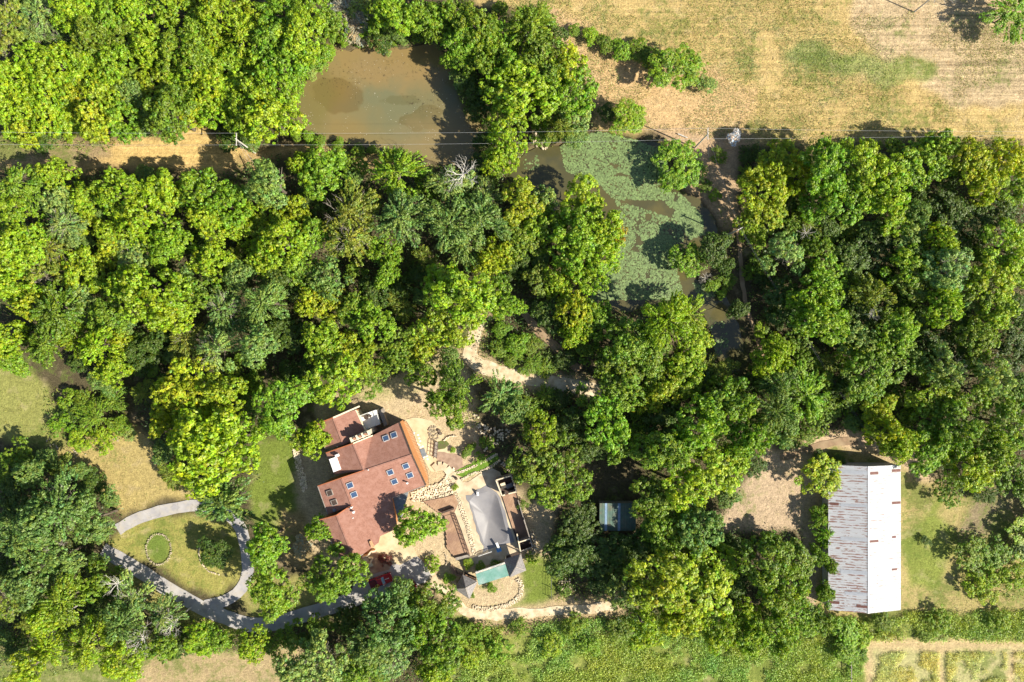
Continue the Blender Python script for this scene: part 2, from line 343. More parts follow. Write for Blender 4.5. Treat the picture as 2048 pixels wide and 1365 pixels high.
gz = np.where(flat, -0.06, gz)
gz = np.where(inside(POOLIN, PX0, PY0), -2.2, gz)

GM = bpy.data.materials.new('ground_cover'); GM.use_nodes = True
n = GM.node_tree.nodes; l = GM.node_tree.links; b = n['Principled BSDF']; b.inputs['Roughness'].default_value = 0.95; b.inputs['Specular IOR Level'].default_value = 0.1
ac = n.new('ShaderNodeAttribute'); ac.attribute_name = 'soil'; am = n.new('ShaderNodeAttribute'); am.attribute_name = 'cover'
sep = n.new('ShaderNodeSeparateColor'); l.new(am.outputs['Color'], sep.inputs[0])
geo = n.new('ShaderNodeNewGeometry')
def gnoise(scale, detail=6, rough=0.6, stretch=None, rot=0):
    t = n.new('ShaderNodeTexNoise'); t.inputs['Scale'].default_value = scale; t.inputs['Detail'].default_value = detail; t.inputs['Roughness'].default_value = rough
    if stretch:
        mp = n.new('ShaderNodeMapping'); mp.inputs['Scale'].default_value = stretch; mp.inputs['Rotation'].default_value = (0, 0, rot)
        l.new(geo.outputs['Position'], mp.inputs[0]); l.new(mp.outputs[0], t.inputs['Vector'])
    else: l.new(geo.outputs['Position'], t.inputs['Vector'])
    return t.outputs[0]
def rng_(v, a, b2, c=0.0, d2=1.0):
    r = n.new('ShaderNodeMapRange'); r.inputs[1].default_value = a; r.inputs[2].default_value = b2; r.inputs[3].default_value = c; r.inputs[4].default_value = d2
    l.new(v, r.inputs[0]); return r.outputs[0]
def math_(op, a, b2):
    r = n.new('ShaderNodeMath'); r.operation = op
    for i, v in enumerate((a, b2)):
        if isinstance(v, (int, float)): r.inputs[i].default_value = v
        else: l.new(v, r.inputs[i])
    return r.outputs[0]
def mixc(f, a, b2, bt='MIX'):
    r = n.new('ShaderNodeMix'); r.data_type = 'RGBA'; r.blend_type = bt
    if isinstance(f, (int, float)): r.inputs[0].default_value = f
    else: l.new(f, r.inputs[0])
    for i, v in ((6, a), (7, b2)):
        if isinstance(v, tuple): r.inputs[i].default_value = (*v, 1)
        else: l.new(v, r.inputs[i])
    return r.outputs[2]
fine = gnoise(4.5, 5, 0.75); mid = gnoise(0.9, 6, 0.65); big = gnoise(0.12, 5, 0.6)
v1 = rng_(fine, 0.3, 0.7, 0.62, 1.38); v2 = rng_(mid, 0.3, 0.7, 0.8, 1.2)
c = mixc(1.0, ac.outputs['Color'], v1, 'MULTIPLY'); c = mixc(1.0, c, v2, 'MULTIPLY')
# green patches where the cover attribute allows them
g1 = math_('ADD', math_('MULTIPLY', big, 0.55), math_('MULTIPLY', mid, 0.45))
thr = math_('SUBTRACT', g1, math_('SUBTRACT', 0.66, math_('MULTIPLY', sep.outputs[0], 0.26)))
gm = rng_(thr, -0.02, 0.07)
c = mixc(math_('MULTIPLY', gm, 0.75), c, (0.115, 0.155, 0.03))
bare = rng_(gnoise(0.35, 5, 0.6), 0.55, 0.72)
c = mixc(math_('MULTIPLY', bare, 0.35), c, (0.50, 0.39, 0.24))
st = gnoise(1.0, 4, 0.6, (0.045, 1.5, 1), R(6)); stv = rng_(st, 0.35, 0.65, 0.68, 1.26)
c = mixc(sep.outputs[1], c, mixc(1.0, c, stv, 'MULTIPLY'))
straw = gnoise(3.0, 4, 0.7, (0.5, 2.5, 1), R(25)); c = mixc(0.5, c, mixc(1.0, c, rng_(straw, 0.3, 0.7, 0.55, 1.45), 'MULTIPLY'))
l.new(c, b.inputs['Base Color'])
bp = n.new('ShaderNodeBump'); bp.inputs['Distance'].default_value = 0.16; bp.inputs['Strength'].default_value = 0.9
hh = math_('ADD', gnoise(3.2, 6, 0.75), math_('MULTIPLY', mid, 1.2)); l.new(hh, bp.inputs['Height']); l.new(bp.outputs[0], b.inputs['Normal'])

ny, nx = GX.shape
V = np.stack([GX, GY, gz], -1).reshape(-1, 3)
ii, jj = np.meshgrid(np.arange(ny - 1), np.arange(nx - 1), indexing='ij')
F = np.stack([ii * nx + jj, ii * nx + jj + 1, (ii + 1) * nx + jj + 1, (ii + 1) * nx + jj], -1).reshape(-1, 4)
# zone of each cell, smoothed so borders read as borders
zf = zraw[:-1, :-1].reshape(-1)
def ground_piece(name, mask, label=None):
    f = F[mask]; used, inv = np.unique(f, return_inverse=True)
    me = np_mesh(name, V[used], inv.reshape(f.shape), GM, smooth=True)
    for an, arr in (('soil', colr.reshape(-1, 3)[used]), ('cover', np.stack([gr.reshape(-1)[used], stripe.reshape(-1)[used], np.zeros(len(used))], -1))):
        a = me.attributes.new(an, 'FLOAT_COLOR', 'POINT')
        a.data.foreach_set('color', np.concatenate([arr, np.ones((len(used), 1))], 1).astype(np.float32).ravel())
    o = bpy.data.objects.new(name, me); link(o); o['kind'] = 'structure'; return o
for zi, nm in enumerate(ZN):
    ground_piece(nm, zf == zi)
# land beyond the frame, to the horizon
far = []
x0, x1, y0, y1 = gx[0], gx[-1], gy[0], gy[-1]
B = 3000
vv = [(-B, -B, -0.1), (B, -B, -0.1), (B, B, -0.1), (-B, B, -0.1), (x0, y0, -0.1), (x1, y0, -0.1), (x1, y1, -0.1), (x0, y1, -0.1)]
me = np_mesh('far_ground', vv, [(0, 1, 5, 4), (1, 2, 6, 5), (2, 3, 7, 6), (3, 0, 4, 7)], GM)
a = me.attributes.new('soil', 'FLOAT_COLOR', 'POINT'); a.data.foreach_set('color', [0.28, 0.24, 0.11, 1] * 8)
a = me.attributes.new('cover', 'FLOAT_COLOR', 'POINT'); a.data.foreach_set('color', [0.6, 0.1, 0, 1] * 8)
tag(link(bpy.data.objects.new('far_ground', me)), kind='structure')

# ------------------------------------------------------------------ water
def water_mat(name, c1, c2, c3):
    m = material(name, c1, c2, 0.12, rough=0.12, c3=c3, scale3=0.25, spec=0.5, detail=5, bump=0.004, bscale=3.0)
    return m
def outline(pts, jit=0.5, step=8, seed=3):
    r = random.Random(seed); out = []
    for (a0, b0), (a1, b1) in zip(pts, pts[1:] + pts[:1]):
        k = max(1, int(math.hypot(a1 - a0, b1 - b0) / step))
        for i in range(k):
            t = i / k; out.append((a0 + (a1 - a0) * t + r.uniform(-1, 1) * jit * 10 * 0.3, b0 + (b1 - b0) * t + r.uniform(-1, 1) * jit * 10 * 0.3))
    return out
def expand(pts, dpx):
    cx = sum(p[0] for p in pts) / len(pts); cy = sum(p[1] for p in pts) / len(pts)
    return [(x + (x - cx) / math.hypot(x - cx, y - cy) * dpx, y + (y - cy) / math.hypot(x - cx, y - cy) * dpx) for x, y in pts]
def sheet(name, pts, z, mat, down=0.3, jit=0.5, step=8, kind='structure'):
    mb = MB(); mb.prism([P(x, y, 0) + Vector((0, 0, z)) for x, y in outline(pts, jit, step)], down)
    o = mb.build(name, mat); o['kind'] = kind; return o
WZ = -0.28
MW1 = bpy.data.materials.new('muddy_pond_water'); MW1.use_nodes = True
n = MW1.node_tree.nodes; l = MW1.node_tree.links; b = n['Principled BSDF']; b.inputs['Roughness'].default_value = 0.16; b.inputs['Specular IOR Level'].default_value = 0.45
geo = n.new('ShaderNodeNewGeometry')
c = mixc(rng_(gnoise(0.055, 4, 0.5), 0.42, 0.60), (0.200, 0.150, 0.058), (0.145, 0.140, 0.072))
c = mixc(math_('MULTIPLY', rng_(gnoise(0.09, 3, 0.45, (1, 1.3, 1), 0.6), 0.60, 0.615), 0.55), c, (0.095, 0.075, 0.022))
def blob(px_, py_, rx, ry, soft, amt=0.5, ns=0.35):
    cx_, cy_ = (px_ - 1024) / 10, (682.5 - py_) / 10
    vm = n.new('ShaderNodeVectorMath'); vm.operation = 'SUBTRACT'; l.new(geo.outputs['Position'], vm.inputs[0]); vm.inputs[1].default_value = (cx_, cy_, WZ)
    v2_ = n.new('ShaderNodeVectorMath'); v2_.operation = 'MULTIPLY'; l.new(vm.outputs[0], v2_.inputs[0]); v2_.inputs[1].default_value = (10 / rx, 10 / ry, 0)
    v3_ = n.new('ShaderNodeVectorMath'); v3_.operation = 'LENGTH'; l.new(v2_.outputs[0], v3_.inputs[0])
    return rng_(math_('ADD', v3_.outputs['Value'], math_('MULTIPLY', math_('SUBTRACT', gnoise(ns, 4, 0.55), 0.5), amt)), 1.0 + soft, 1.0 - soft)
c = mixc(math_('MULTIPLY', blob(790, 110, 190, 62, 0.35, 1.2), 0.75), c, (0.245, 0.165, 0.065))
c = mixc(math_('MULTIPLY', blob(900, 290, 110, 60, 0.4, 1.0), 0.6), c, (0.225, 0.165, 0.075))
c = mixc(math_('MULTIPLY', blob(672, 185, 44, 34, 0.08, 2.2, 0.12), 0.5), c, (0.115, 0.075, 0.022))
c = mixc(math_('MULTIPLY', blob(800, 200, 36, 9, 0.15, 1.5, 0.5), 0.45), c, (0.10, 0.09, 0.035))
c = mixc(math_('MULTIPLY', blob(625, 185, 40, 70, 0.3, 1.0), 0.5), c, (0.135, 0.120, 0.040))
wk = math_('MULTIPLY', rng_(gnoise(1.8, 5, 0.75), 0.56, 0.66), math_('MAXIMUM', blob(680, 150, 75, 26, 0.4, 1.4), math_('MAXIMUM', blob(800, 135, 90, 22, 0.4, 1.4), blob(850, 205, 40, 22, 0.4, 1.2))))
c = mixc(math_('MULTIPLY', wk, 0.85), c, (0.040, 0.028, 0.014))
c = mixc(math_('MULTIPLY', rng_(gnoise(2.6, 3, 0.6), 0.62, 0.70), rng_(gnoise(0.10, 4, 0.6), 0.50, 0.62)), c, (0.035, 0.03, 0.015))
l.new(c, b.inputs['Base Color'])
bp = n.new('ShaderNodeBump'); bp.inputs['Distance'].default_value = 0.01; bp.inputs['Strength'].default_value = 0.4; l.new(gnoise(2.0, 4, 0.6), bp.inputs['Height']); l.new(bp.outputs[0], b.inputs['Normal'])
MW2 = water_mat('lily_pond_water', (0.085, 0.075, 0.030), (0.06, 0.06, 0.032), (0.105, 0.09, 0.035))
sheet('muddy_pond_water', POND1, WZ, MW1, 0.25, 0.8)
sheet('lily_pond_water', POND2, WZ, MW2, 0.25, 0.8)
# floating specks and lily pads
def pads_mesh(name, pts, sizes, mat, seg=6, z=WZ + 0.02):
    N = len(pts); an = rng.random(N) * 6.28
    V_ = []; F_ = []
    k = np.arange(seg) / seg * 2 * np.pi
    ringx = np.cos(k[None, :] + an[:, None]) * sizes[:, None] * (1 + 0.25 * rng.random((N, seg))); ringy = np.sin(k[None, :] + an[:, None]) * sizes[:, None] * (1 + 0.25 * rng.random((N, seg)))
    zz = z + rng.random(N)[:, None] * 0.03 + rng.normal(0, 0.012, (N, seg))
    Vp = np.stack([pts[:, 0:1] + ringx, pts[:, 1:2] + ringy, np.broadcast_to(zz, ringx.shape)], -1).reshape(-1, 3)
    Fp = np.arange(N * seg).reshape(N, seg)
    me = np_mesh(name, Vp, Fp, mat)
    tint = np.repeat(0.55 + 0.7 * rng.random(N), seg)
    a = me.attributes.new('tint', 'FLOAT_COLOR', 'POINT'); a.data.foreach_set('color', np.stack([tint, tint, tint, np.ones_like(tint)], -1).astype(np.float32).ravel())
    o = bpy.data.objects.new(name, me); link(o); return o
LILY = [([(1120,290),(1150,270),(1200,258),(1260,275),(1325,300),(1350,370),(1300,360),(1240,345),(1190,370),(1130,340)], 1.0),
        ([(1180,355),(1300,350),(1400,430),(1405,470),(1380,480),(1330,400),(1230,400)], 0.95),
        ([(1330,385),(1360,385),(1405,430),(1410,470),(1380,475),(1345,430)], 0.95),
        ([(1230,400),(1360,440),(1370,480),(1330,500),(1240,470)], 0.75),
        ([(1260,470),(1345,470),(1355,540),(1370,600),(1180,600),(1195,540)], 1.0),
        ([(1385,565),(1430,570),(1440,590),(1400,600)], 0.8), ([(1425,650),(1450,640),(1460,700),(1430,715)], 0.4), ([(1045,320),(1075,310),(1080,335),(1050,345)], 0.25)]
lp = []
for poly, dens in LILY:
    xs = [p[0] for p in poly]; ys = [p[1] for p in poly]
    N = int((max(xs) - min(xs)) * (max(ys) - min(ys)) / 100 * 30 * dens)
    X = rng.uniform(min(xs), max(xs), N); Y = rng.uniform(min(ys), max(ys), N)
    nn = vnoise(X / 10, Y / 10, 9, 4, 2.2)
    k = inside(poly, X, Y) & inside(expand(POND2, -3), X, Y) & (nn > 0.55 - 0.30 * dens)
    lp.append(np.stack([(X[k] - 1024) / 10, (682.5 - Y[k]) / 10], -1))
lp = np.concatenate(lp)
tag(pads_mesh('lily_pads', lp, 0.075 + 0.15 * rng.random(len(lp)) ** 2, foliage_material('lily_leaf', False, (0.175, 0.25, 0.085), 0.1), 6), 'mat of small green lily pads floating on the lower pond', 'lily pads', kind='stuff')
X = rng.uniform(580, 965, 700); Y = rng.uniform(60, 330, 700); k = inside(expand(POND1, -8), X, Y) & (vnoise(X / 10, Y / 10, 4, 3, 6) > 0.42)
sp = np.stack([(X[k] - 1024) / 10, (682.5 - Y[k]) / 10], -1)
tag(pads_mesh('floating_debris', sp, rng.uniform(0.02, 0.06, len(sp)), foliage_material('floating_leaf', False, (0.55, 0.50, 0.38), 0.1), 5), 'pale fallen leaves floating on the muddy pond', 'leaves', kind='stuff')

# ------------------------------------------------------------------ roads, paths, paving
def strip(name, pts, wd, z, mat, seed=1, jit=1.2, wob=None):
    r = random.Random(seed); dense = []
    for (a0, b0), (a1, b1) in zip(pts, pts[1:]):
        k = max(1, int(math.hypot(a1 - a0, b1 - b0) / 12))
        for i in range(k): dense.append((a0 + (a1 - a0) * i / k, b0 + (b1 - b0) * i / k))
    dense.append(pts[-1])
    for _ in range(2):
        dense = [dense[0]] + [tuple((dense[i - 1][q] + 2 * dense[i][q] + dense[i + 1][q]) / 4 for q in (0, 1)) for i in range(1, len(dense) - 1)] + [dense[-1]]
    mb = MB(); L = []; Rr = []
    for i, (x, y) in enumerate(dense):
        xa, ya = dense[max(0, i - 1)]; xb, yb = dense[min(len(dense) - 1, i + 1)]
        dx, dy = xb - xa, yb - ya; q = math.hypot(dx, dy)
        wl = wd / 2 + r.uniform(-jit, jit); wr = wd / 2 + r.uniform(-jit, jit)
        L.append(P(x - dy / q * wl, y + dx / q * wl)); Rr.append(P(x + dy / q * wr, y - dx / q * wr))
    up = Vector((0, 0, z)); dn = Vector((0, 0, z - 0.3)); bm = mb.bm
    tl = [bm.verts.new(p + up) for p in L]; tr = [bm.verts.new(p + up) for p in Rr]; bl = [bm.verts.new(p + dn) for p in L]; br = [bm.verts.new(p + dn) for p in Rr]
    for i in range(len(L) - 1):
        bm.faces.new((tl[i], tl[i + 1], tr[i + 1], tr[i])); bm.faces.new((bl[i], bl[i + 1], tl[i + 1], tl[i])); bm.faces.new((tr[i], tr[i + 1], br[i + 1], br[i]))
    bmesh.ops.recalc_face_normals(bm, faces=bm.faces)
    o = mb.build(name, mat); o['kind'] = 'structure'; return o
strip('driveway', DRIVE, 29, 0.02, M['concrete'], 1, 0.8)
strip('loop_driveway', DRIVE2, 23, 0.03, M['concrete'], 2, 0.8)
strip('limestone_track', TRACK_LIME, 28, 0.0, M['gravel'], 3, 2.5)
strip('woodland_path', TRACK_BROWN, 16, 0.0, M['dirt'], 4, 2.5)
strip('gravel_track', TRACK_SOUTH, 19, 0.0, M['gravel'], 5, 2.5)
strip('barn_track', [(1560,915),(1590,915),(1620,898),(1655,886),(1715,882)], 15, 0.0, M['dirt'], 9, 2.0)
strip('footpath', TRACK_EAST, 8, 0.0, M['dirt'], 6, 1.5)
sheet('garage_apron', [(757,1072),(792,1058),(812,1070),(835,1112),(800,1130),(780,1125),(757,1110),(745,1112),(742,1093)], 0.035, M['patio'], jit=0.1)
sheet('parking_court', [(700,1195),(712,1150),(745,1140),(790,1128),(833,1112),(850,1128),(862,1150),(850,1165),(790,1185)], 0.028, M['concrete'], jit=0.3)
sheet('brick_terrace', [(722,1110),(742,1096),(760,1112),(785,1128),(778,1140),(740,1150),(722,1135)], 0.04, material('terrace_brown', (0.40, 0.25, 0.16), (0.27, 0.14, 0.10), 0.9, c3=(0.50, 0.36, 0.24), scale3=0.7), jit=0.2)
_mb = MB(); _mb.ring([P(x, y, 0) + Vector((0, 0, .03)) for x, y in outline([(900,960),(935,965),(980,935),(1000,945),(1015,985),(1045,1110),(1010,1118),(990,1125),(960,1135),(935,1118),(900,1010),(880,985)], 0.2)], [P(x, y, 0) + Vector((0, 0, .03)) for x, y in POOLIN], 0.3)
tag(_mb.build('pool_terrace', M['sandpave']), kind='structure')
sheet('garden_patio', [(806,840),(835,835),(862,842),(880,862),(900,890),(925,905),(925,930),(905,948),(880,940),(862,945),(852,930),(830,880)], 0.03, M['patio'], jit=0.4)
sheet('stone_terrace', [(870,903),(925,910),(925,933),(905,950),(880,935)], 0.045, material('terrace_pink', (0.36, 0.25, 0.18), (0.26, 0.17, 0.12), 1.2), jit=0.3)
sheet('green_bed', [(905,945),(950,925),(990,905),(1000,920),(985,935),(945,952),(925,955)], 0.05, material('bright_turf', (0.14, 0.24, 0.02), (0.09, 0.16, 0.015), 1.5, bump=0.08), jit=0.5)
sheet('garden_bed', [(870,885),(890,880),(900,888),(890,898),(875,900)], 0.06, material('bed_soil', (0.12, 0.09, 0.05), (0.10, 0.14, 0.03), 1.5, bump=0.08), jit=0.3)

# ------------------------------------------------------------------ crown shapes (unit crown: radius 1 in x,y; z from about -0.6 to 1)
def crown_proto(seed, style):
    r = np.random.default_rng(seed)
    if style == 'c':   # chunky lobes
        nl, ncl, nleaf, cr, ls = 30, 600, 19, 0.070, 0.0325
    elif style == 'f': # fine dense dome
        nl, ncl, nleaf, cr, ls = 15, 600, 17, 0.066, 0.031
    elif style == 's': # feathery sprays
        nl, ncl, nleaf, cr, ls = 22, 450, 21, 0.072, 0.031
    elif style == 'o': # loose and gappy
        nl, ncl, nleaf, cr, ls = 28, 440, 19, 0.070, 0.032
    elif style == 'k': # conical
        nl, ncl, nleaf, cr, ls = 14, 360, 18, 0.085, 0.040
    a = r.random(nl) * 2 * np.pi; rad = np.sqrt(r.random(nl)) * (0.86 if style != 'f' else 0.66)
    rad[0] = 0
    lz = (1 - rad ** 2) * 0.62 - 0.14 + r.normal(0, 0.13 if style != 'f' else 0.06, nl)
    if style == 'k': lz = 1.1 - 1.7 * rad + r.normal(0, .05, nl)
    lr = r.uniform(0.15, 0.30, nl) if style != 'f' else r.uniform(0.24, 0.38, nl)
    if style == 'o': lr = r.uniform(0.12, 0.26, nl)
    if style == 'f': lz += 0.08
    lc = np.stack([np.cos(a) * rad * r.uniform(0.8, 1.2), np.sin(a) * rad, lz], -1)
    # clump centres on lobes
    which = r.integers(0, nl, ncl * 3)
    dirv = r.normal(size=(ncl * 3, 3)); dirv[:, 2] = np.abs(dirv[:, 2]) * 0.9 - 0.35; dirv /= np.linalg.norm(dirv, axis=1)[:, None]
    cc = lc[which] + dirv * (lr[which] * r.uniform(0.65, 1.22, ncl * 3))[:, None] * np.array([1, 1, 0.9])
    # drop clumps buried inside another lobe
    dist = np.linalg.norm((cc[:, None, :] - lc[None]) / np.array([1, 1, 0.8]), axis=2) / lr[None]
    deep = (dist < 0.58).any(axis=1)
    cc = cc[~deep][:ncl]; dv = dirv[~deep][:ncl]
    cc = cc / max(1.0, np.percentile(np.linalg.norm(cc[:, :2], axis=1), 94)); n_ = len(cc)
    # leaves
    k = nleaf
    crs = cr * r.uniform(0.6, 1.35, n_)
    ld = r.normal(size=(n_, k, 3)); ld[..., 2] = ld[..., 2] * 0.8 + 0.25; ld /= np.linalg.norm(ld, axis=2)[..., None]
    rr = r.uniform(0.35, 1.0, (n_, k)) ** 0.6
    pos = cc[:, None, :] + ld * (rr * crs[:, None])[..., None]
    if style == 's':
        # stretch every clump along a drooping outward spray
        out = cc.copy(); out[:, 2] = 0; nn_ = np.linalg.norm(out, axis=1)[:, None] + 1e-6; out = out / nn_
        t = r.uniform(-1.3, 1.9, (n_, k))
        pos = cc[:, None, :] + ld * (rr * crs[:, None] * 0.45)[..., None] + out[:, None, :] * (t * crs[:, None])[..., None]
        pos[..., 2] -= 0.35 * np.abs(t) * crs[:, None]
    nor = ld * 0.8 + dv[:, None, :] * 0.45 + np.array([0, 0, 0.35]) + r.normal(size=(n_, k, 3)) * 0.42
    pos = pos.reshape(-1, 3); nor = nor.reshape(-1, 3); nor /= np.linalg.norm(nor, axis=1)[:, None]
    tin = (1 + np.repeat(r.normal(0, 0.17, n_), k)) * (1 + r.normal(0, 0.20, n_ * k))
    warm = np.repeat(r.normal(0, 0.13, n_) + 0.12 * (cc[:, 2] - 0.3), k)
    return leaves(pos, nor, ls * r.uniform(0.65, 1.35, len(pos)), tin, warm, r)

def leaves(pos, nor, size, tin, warm, r):
    N = len(pos)
    t = r.normal(size=(N, 3)); u = np.cross(nor, t); u /= np.linalg.norm(u, axis=1)[:, None] + 1e-9; v = np.cross(nor, u)
    s = size[:, None]
    V_ = np.stack([pos - u * s * 1.15, pos - v * s * 0.62 + nor * s * 0.15, pos + u * s * 1.15, pos + v * s * 0.62 + nor * s * 0.15], 1).reshape(-1, 3)
    F_ = np.arange(N * 4).reshape(N, 4)
    tint = np.clip(np.stack([tin * (1 + warm), tin, tin * (1 - warm), np.ones(N)], -1), 0.15, 2.0)
    return V_, F_, np.repeat(tint, 4, axis=0)

def leaf_mesh(name, data, mat):
    V_, F_, T_ = data
    me = np_mesh(name, V_, F_, mat)
    a = me.attributes.new('tint', 'FLOAT_COLOR', 'POINT'); a.data.foreach_set('color', T_.astype(np.float32).ravel())
    return me

CROWN = {}
for st_, cnt in (('c', 8), ('f', 4), ('s', 5), ('o', 6), ('k', 1)):
    CROWN[st_] = [leaf_mesh('crown_' + st_, crown_proto(100 + ord(st_) * 7 + i, st_), M['leaf']) for i in range(cnt)]

def trunk_mesh(seed):
    r = random.Random(seed); mb = MB()
    top = Vector((r.uniform(-.06, .06), r.uniform(-.06, .06), 0.8))
    mb.tube([(0, 0, -0.02), (0.01, 0, 0.3), tuple(top * 0.75), tuple(top)], 0.035, 0.012, 6)
    for i in range(6):
        h = r.uniform(0.35, 0.7); a = r.uniform(0, 6.28); L = r.uniform(0.16, 0.3)
        p = top * h / 0.8
        mb.tube([p, p + Vector((math.cos(a) * L * .5, math.sin(a) * L * .5, 0.07)), p + Vector((math.cos(a) * L, math.sin(a) * L, 0.17))], 0.015, 0.004, 4)
    me = bpy.data.meshes.new('trunk'); mb.bm.to_mesh(me); mb.bm.free(); me.materials.append(M['bark']); return me
TRUNKS = [trunk_mesh(i) for i in range(4)]

def bare_mesh(seed, n=9, white=True, flat=False):
    """unit-size leafless branching top"""
    r = random.Random(seed); mb = MB()
    def grow(p, dv, L, rad, depth):
        q = p + dv * L * 0.5 + Vector((r.uniform(-1, 1), r.uniform(-1, 1), r.uniform(-.5, .5))) * L * 0.08
        e = p + dv * L + Vector((r.uniform(-1, 1), r.uniform(-1, 1), r.uniform(-.5, .5))) * L * 0.12
        mb.tube([p, q, e], rad, rad * 0.5, 4)
        if depth == 0: return
        for _ in range(r.choice((2, 3, 3))):
            d2 = (dv + Vector((r.uniform(-1, 1), r.uniform(-1, 1), r.uniform(-.5, .6))) * 0.75).normalized()
            grow(e if r.random() < 0.6 else q, d2, L * r.uniform(0.55, 0.75), rad * 0.5, depth - 1)
    for i in range(n):
        a = 6.28 * i / n + r.uniform(-.3, .3); el = r.uniform(0.15, 0.9)
        grow(Vector((0, 0, 0.1)), Vector((math.cos(a) * math.cos(el), math.sin(a) * math.cos(el), math.sin(el) * (0.6 if flat else 1))), 0.42, 0.020, 3)
    me = bpy.data.meshes.new('branches'); mb.bm.to_mesh(me); mb.bm.free(); me.materials.append(M['deadwood']); return me
BARE = [bare_mesh(i) for i in range(3)]
M['twig'] = material('grey_twigs', (0.36, 0.32, 0.26), (0.26, 0.22, 0.18), 3)
TWIGS = [b_.copy() for b_ in BARE]
for b_ in TWIGS: b_.materials[0] = M['twig']

PAL = {'l': ((0.272, 0.402, 0.008), 'lime green'), 'b': ((0.205, 0.352, 0.010), 'bright green'), 'g': ((0.182, 0.288, 0.012), 'mid green'),
       'd': ((0.085, 0.152, 0.010), 'dark green'), 'u': ((0.175, 0.285, 0.050), 'blue-green'), 'y': ((0.335, 0.420, 0.010), 'yellow-green'),
       'o': ((0.225, 0.290, 0.026), 'olive'), 'p': ((0.260, 0.370, 0.080), 'pale green'), 'w': ((0.44, 0.41, 0.28), 'grey'), 'r': ((0.42, 0.32, 0.02), 'orange-tinged'),
       'm': ((0.20, 0.06, 0.04), 'maroon'), 'q': ((0.75, 0.78, 0.80), 'pale shade-tinted')}  # q: blue of the shade is put into the pale shrub's colour
STY = {'c': 'broad clumpy', 'f': 'dense rounded', 's': 'feathery', 'o': 'loose open', 'k': 'pointed'}
THINGS = []   # (root, px, py, kind words, size word) -> labels written at the end

def make_tree(px, py, r_, colr_, st_, h=None, shrub=False, label=None, region=None):
    rad = r_ / 10.0
    if h is None: h = (4.0 + rad * 1.55) * rnd.uniform(0.8, 1.28) if not shrub else rad * 1.1
    zt = h * (0.7 if not shrub else 0.5)
    p = P(px, py, zt)
    name = 'shrub' if shrub else 'tree'
    root = empty(name, (p.x, p.y, -0.05), rnd.uniform(0, 6.28))
    k = 1 - zt / CAM_H
    rw = rad * k * 1.07
    me = rnd.choice(CROWN[st_])
    cr = bpy.data.objects.new('crown', me); link(cr, root)
    sz = (h * 0.40) if not shrub else h * 0.62
    if st_ == 'k': sz = h * .42
    cr.scale = (rw * rnd.uniform(0.88, 1.12), rw * rnd.uniform(0.88, 1.12), sz * rnd.uniform(0.85, 1.15))
    cr.location = (0, 0, h - sz * 0.98 if not shrub else h * 0.42)
    c0 = PAL[colr_][0]; j = rnd.uniform(0.88, 1.14); j2 = rnd.uniform(-0.08, 0.08)
    cr.color = (c0[0] * j * (1 + j2), c0[1] * j, c0[2] * j * (1 - j2), 1)
    if not shrub:
        t = bpy.data.objects.new('trunk', rnd.choice(TRUNKS)); link(t, root); t.scale = (h * 0.8, h * 0.8, h * 0.95)
    else:
        t = bpy.data.objects.new('stem', rnd.choice(TRUNKS)); link(t, root); t.scale = (h * 0.5, h * 0.5, h * 0.8)
    if colr_ in 'powu' and r_ > 24 and rnd.random() < (0.8 if colr_ != 'u' else 0.3):
        tw = bpy.data.objects.new('branches', rnd.choice(TWIGS)); link(tw, root); tw.scale = (rw * 0.92, rw * 0.92, sz * 1.02); tw.location = cr.location
    root['category'] = name
    if label: root['label'] = label
    THINGS.append(dict(o=root, x=px, y=py, r=r_, c=colr_, s=st_, shrub=shrub, h=h, region=region, label=label))
    return root

